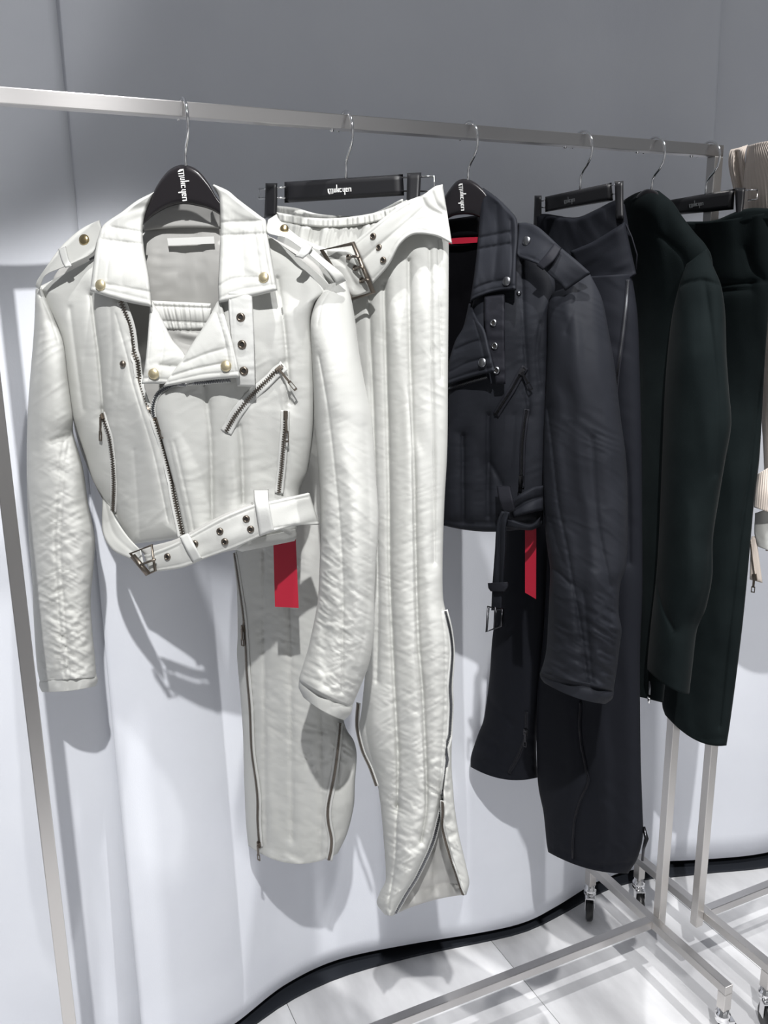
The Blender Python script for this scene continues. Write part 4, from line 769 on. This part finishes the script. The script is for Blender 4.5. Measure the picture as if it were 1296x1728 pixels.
# ------------------------------------------------------------------ dark green coat
GR = M['green']
C5 = thing('suede_coat', (-.138, 0, .75), 'dark green-black suede coat with a curved sleeve in front of the rail end', 'coat')
loft('coat_body', G5, [(1050, 340, -.02), (1050, 420, -.02), (1058, 520, -.02), (1066, 640, -.02), (1068, 800, -.02), (1068, 950, -.02), (1066, 1080, -.02), (1064, 1172, -.02)],
     [(1112, 322, -.01), (1136, 342, -.01), (1152, 366, -.01), (1173, 393, -.01), (1192, 415, -.01), (1203, 446, -.01), (1206, 560, -.01), (1195, 760, -.01), (1165, 960, -.01), (1130, 1100, -.01), (1119, 1186, -.01)], C5, GR, 200, 60, .040, .035, 'tube', endround=1, er=50, topbow=-8, bowp=12,
     seams=[([(1110, 395), (1150, 430), (1160, 460)], 6, .004)], wr=[(86, 200, 30, .003, 161)])
s5 = loft('sleeve', G5, [(1158, 446, .03), (1146, 482, .04), (1133, 540, .04), (1123, 640, .04), (1117, 780, .04), (1112, 900, .04), (1107, 975, .04), (1099, 1046, .04), (1093, 1110, .04), (1092, 1130, .04)],
          [(1192, 420, .01), (1204, 450, .02), (1217, 482, .03), (1224, 530, .03), (1226, 600, .03), (1230, 657, .03), (1234, 716, .03), (1224, 776, .03), (1213, 842, .03), (1203, 909, .03), (1202, 972, .03), (1191, 1027, .03), (1176, 1064, .03), (1169, 1120, .03), (1163, 1172, .03)], C5, GR, 240, 56, lambda t: .008+.042*np.sin(np.pi/2*np.clip(t*4, 0, 1)), .03, 'tube', bow=8, bowp=14,
          seams=[([(1148, 482), (1165, 476), (1187, 473), (1212, 480)], 3, .005), ([(1108, 985), (1120, 1030), (1136, 1062)], 3.5, .007), ([(1190, 480), (1205, 600), (1212, 700), (1208, 800)], 7, .005), ([(1200, 920), (1190, 1000), (1170, 1060)], 7, .004)], wr=[(84, 180, 34, .0034, 165)])
MB().tube([G5.P(np.array(a), np.array(b), c) for a, b, c in [(1097, 1150, .036), (1096, 1172, .036)]], .0018, 8).build('zip_teeth', M['gunmetal'], C5, True)
MB().tube([G5.P(np.array(a), np.array(b), c) for a, b, c in [(1095, 1176, .034), (1095, 1186, .034)]], .0028, 8).build('zip_pull', M['chrome'], C5, True)
# ------------------------------------------------------------------ dark green trousers
T6 = thing('suede_trousers', (-.016, 0, .6), 'dark green-black suede trousers on the clip hanger at the rail end', 'trousers')
p6 = loft('trouser_leg', G6, [(1158, 376, .0), (1152, 480, .0), (1146, 700, .0), (1134, 900, .0), (1122, 1080, .0), (1117, 1180, .0), (1122, 1206, .0)],
          [(1304, 356, .0), (1304, 440, .0), (1296, 540, .0), (1290, 620, .0), (1282, 768, .0), (1273, 842, .0), (1263, 953, .0), (1254, 1046, .0), (1243, 1138, .0), (1232, 1220, .0), (1226, 1258, .0)], T6, GR, 240, 60, .034, .03, 'tube', bow=17, bowp=12, topbow=4,
          seams=[([(1207, 481), (1240, 478), (1267, 477)], 2, .005), ([(1209, 493), (1240, 490), (1267, 489)], 2, .005), ([(1267, 477), (1302, 474)], 2, .003), ([(1290, 600), (1276, 700), (1262, 820), (1250, 900), (1232, 1050), (1214, 1225)], 3, .006), ([(1258, 420), (1268, 450), (1288, 470)], 7, .006), ([(1130, 1228), (1175, 1245), (1228, 1247)], 2, .003)], wr=[(85, 220, 30, .003, 171)])
loft('waistband', G6, [(1156, 374, .004), (1204, 372, .012), (1240, 358, .016), (1268, 351, .014), (1306, 352, .006)], [(1158, 392, .006), (1204, 392, .016), (1240, 382, .02), (1268, 374, .018), (1306, 374, .008)], T6, GR, 60, 14, .012, .010, 'slab', 5)
# ------------------------------------------------------------------ beige knit on the second rack
G7 = Gar(.075, 62)
KN = M['knit']
K7 = thing('rib_knit_cardigan', (.14, 0, .9), 'beige ribbed knit garment draped over the second rack at the right edge', 'knitwear')
rib = lambda X, Y, s, t: .0007*np.sin(2*np.pi*s*26)
loft('knit_body', G7, [(1262, 246, .01), (1258, 270, .02), (1254, 310, .02), (1256, 400, .02), (1268, 520, .02), (1280, 640, .02), (1288, 760, .02), (1292, 880, .0), (1292, 930, .0)], [(1330, 238, .01), (1400, 260, .02), (1420, 320, .02), (1430, 420, .02), (1430, 560, .02), (1430, 660, .02), (1420, 780, .02), (1410, 880, .0), (1400, 930, .0)], K7, KN, 160, 150, .05, .05, 'tube', topbow=-4, bowp=20, extra=rib, wr=[(80, 120, 40, .004, 181)])
loft('knit_sleeve_end', G7, [(1244, 250, .012), (1232, 254, .02), (1229, 275, .02), (1233, 300, .02), (1240, 330, .02)], [(1262, 244, .012), (1258, 256, .03), (1257, 275, .03), (1259, 300, .03), (1262, 330, .03)], K7, KN, 60, 40, .014, .02, 'tube', extra=lambda X, Y, s, t: .001*np.sin(2*np.pi*s*8), seams=[([(1243, 258), (1246, 290), (1252, 325)], 5, .02)])
loft('rolled_cuff', G7, [(1278, 800, .06), (1274, 830, .07), (1272, 856, .07)], [(1312, 780, .06), (1312, 830, .08), (1308, 868, .08)], K7, KN, 30, 50, .025, .02, 'tube', extra=lambda X, Y, s, t: .001*np.sin(2*np.pi*s*10))
loft('lining_flap', G7, [(1274, 866, .05), (1273, 900, .05), (1278, 922, .05)], [(1320, 850, .05), (1320, 900, .05), (1320, 938, .05)], K7, M['cream'], 30, 30, .02, .01, 'tube', wr=[(80, 30, 12, .002, 182)])
tp = loft('zip_tape', G7, [(1268, 905, .05), (1266, 940, .05), (1265, 978, .05)], [(1276, 905, .05), (1281, 940, .05), (1287, 984, .05)], K7, KN, 24, 10, .003, .003, 'slab', 3)
zipper('knit_zip', G7, [(1268, 910), (1270, 940), (1275, 976)], [tp], K7, KN, M['bronze'], 4, 2.6, (1275, 974), 0, pl=26)
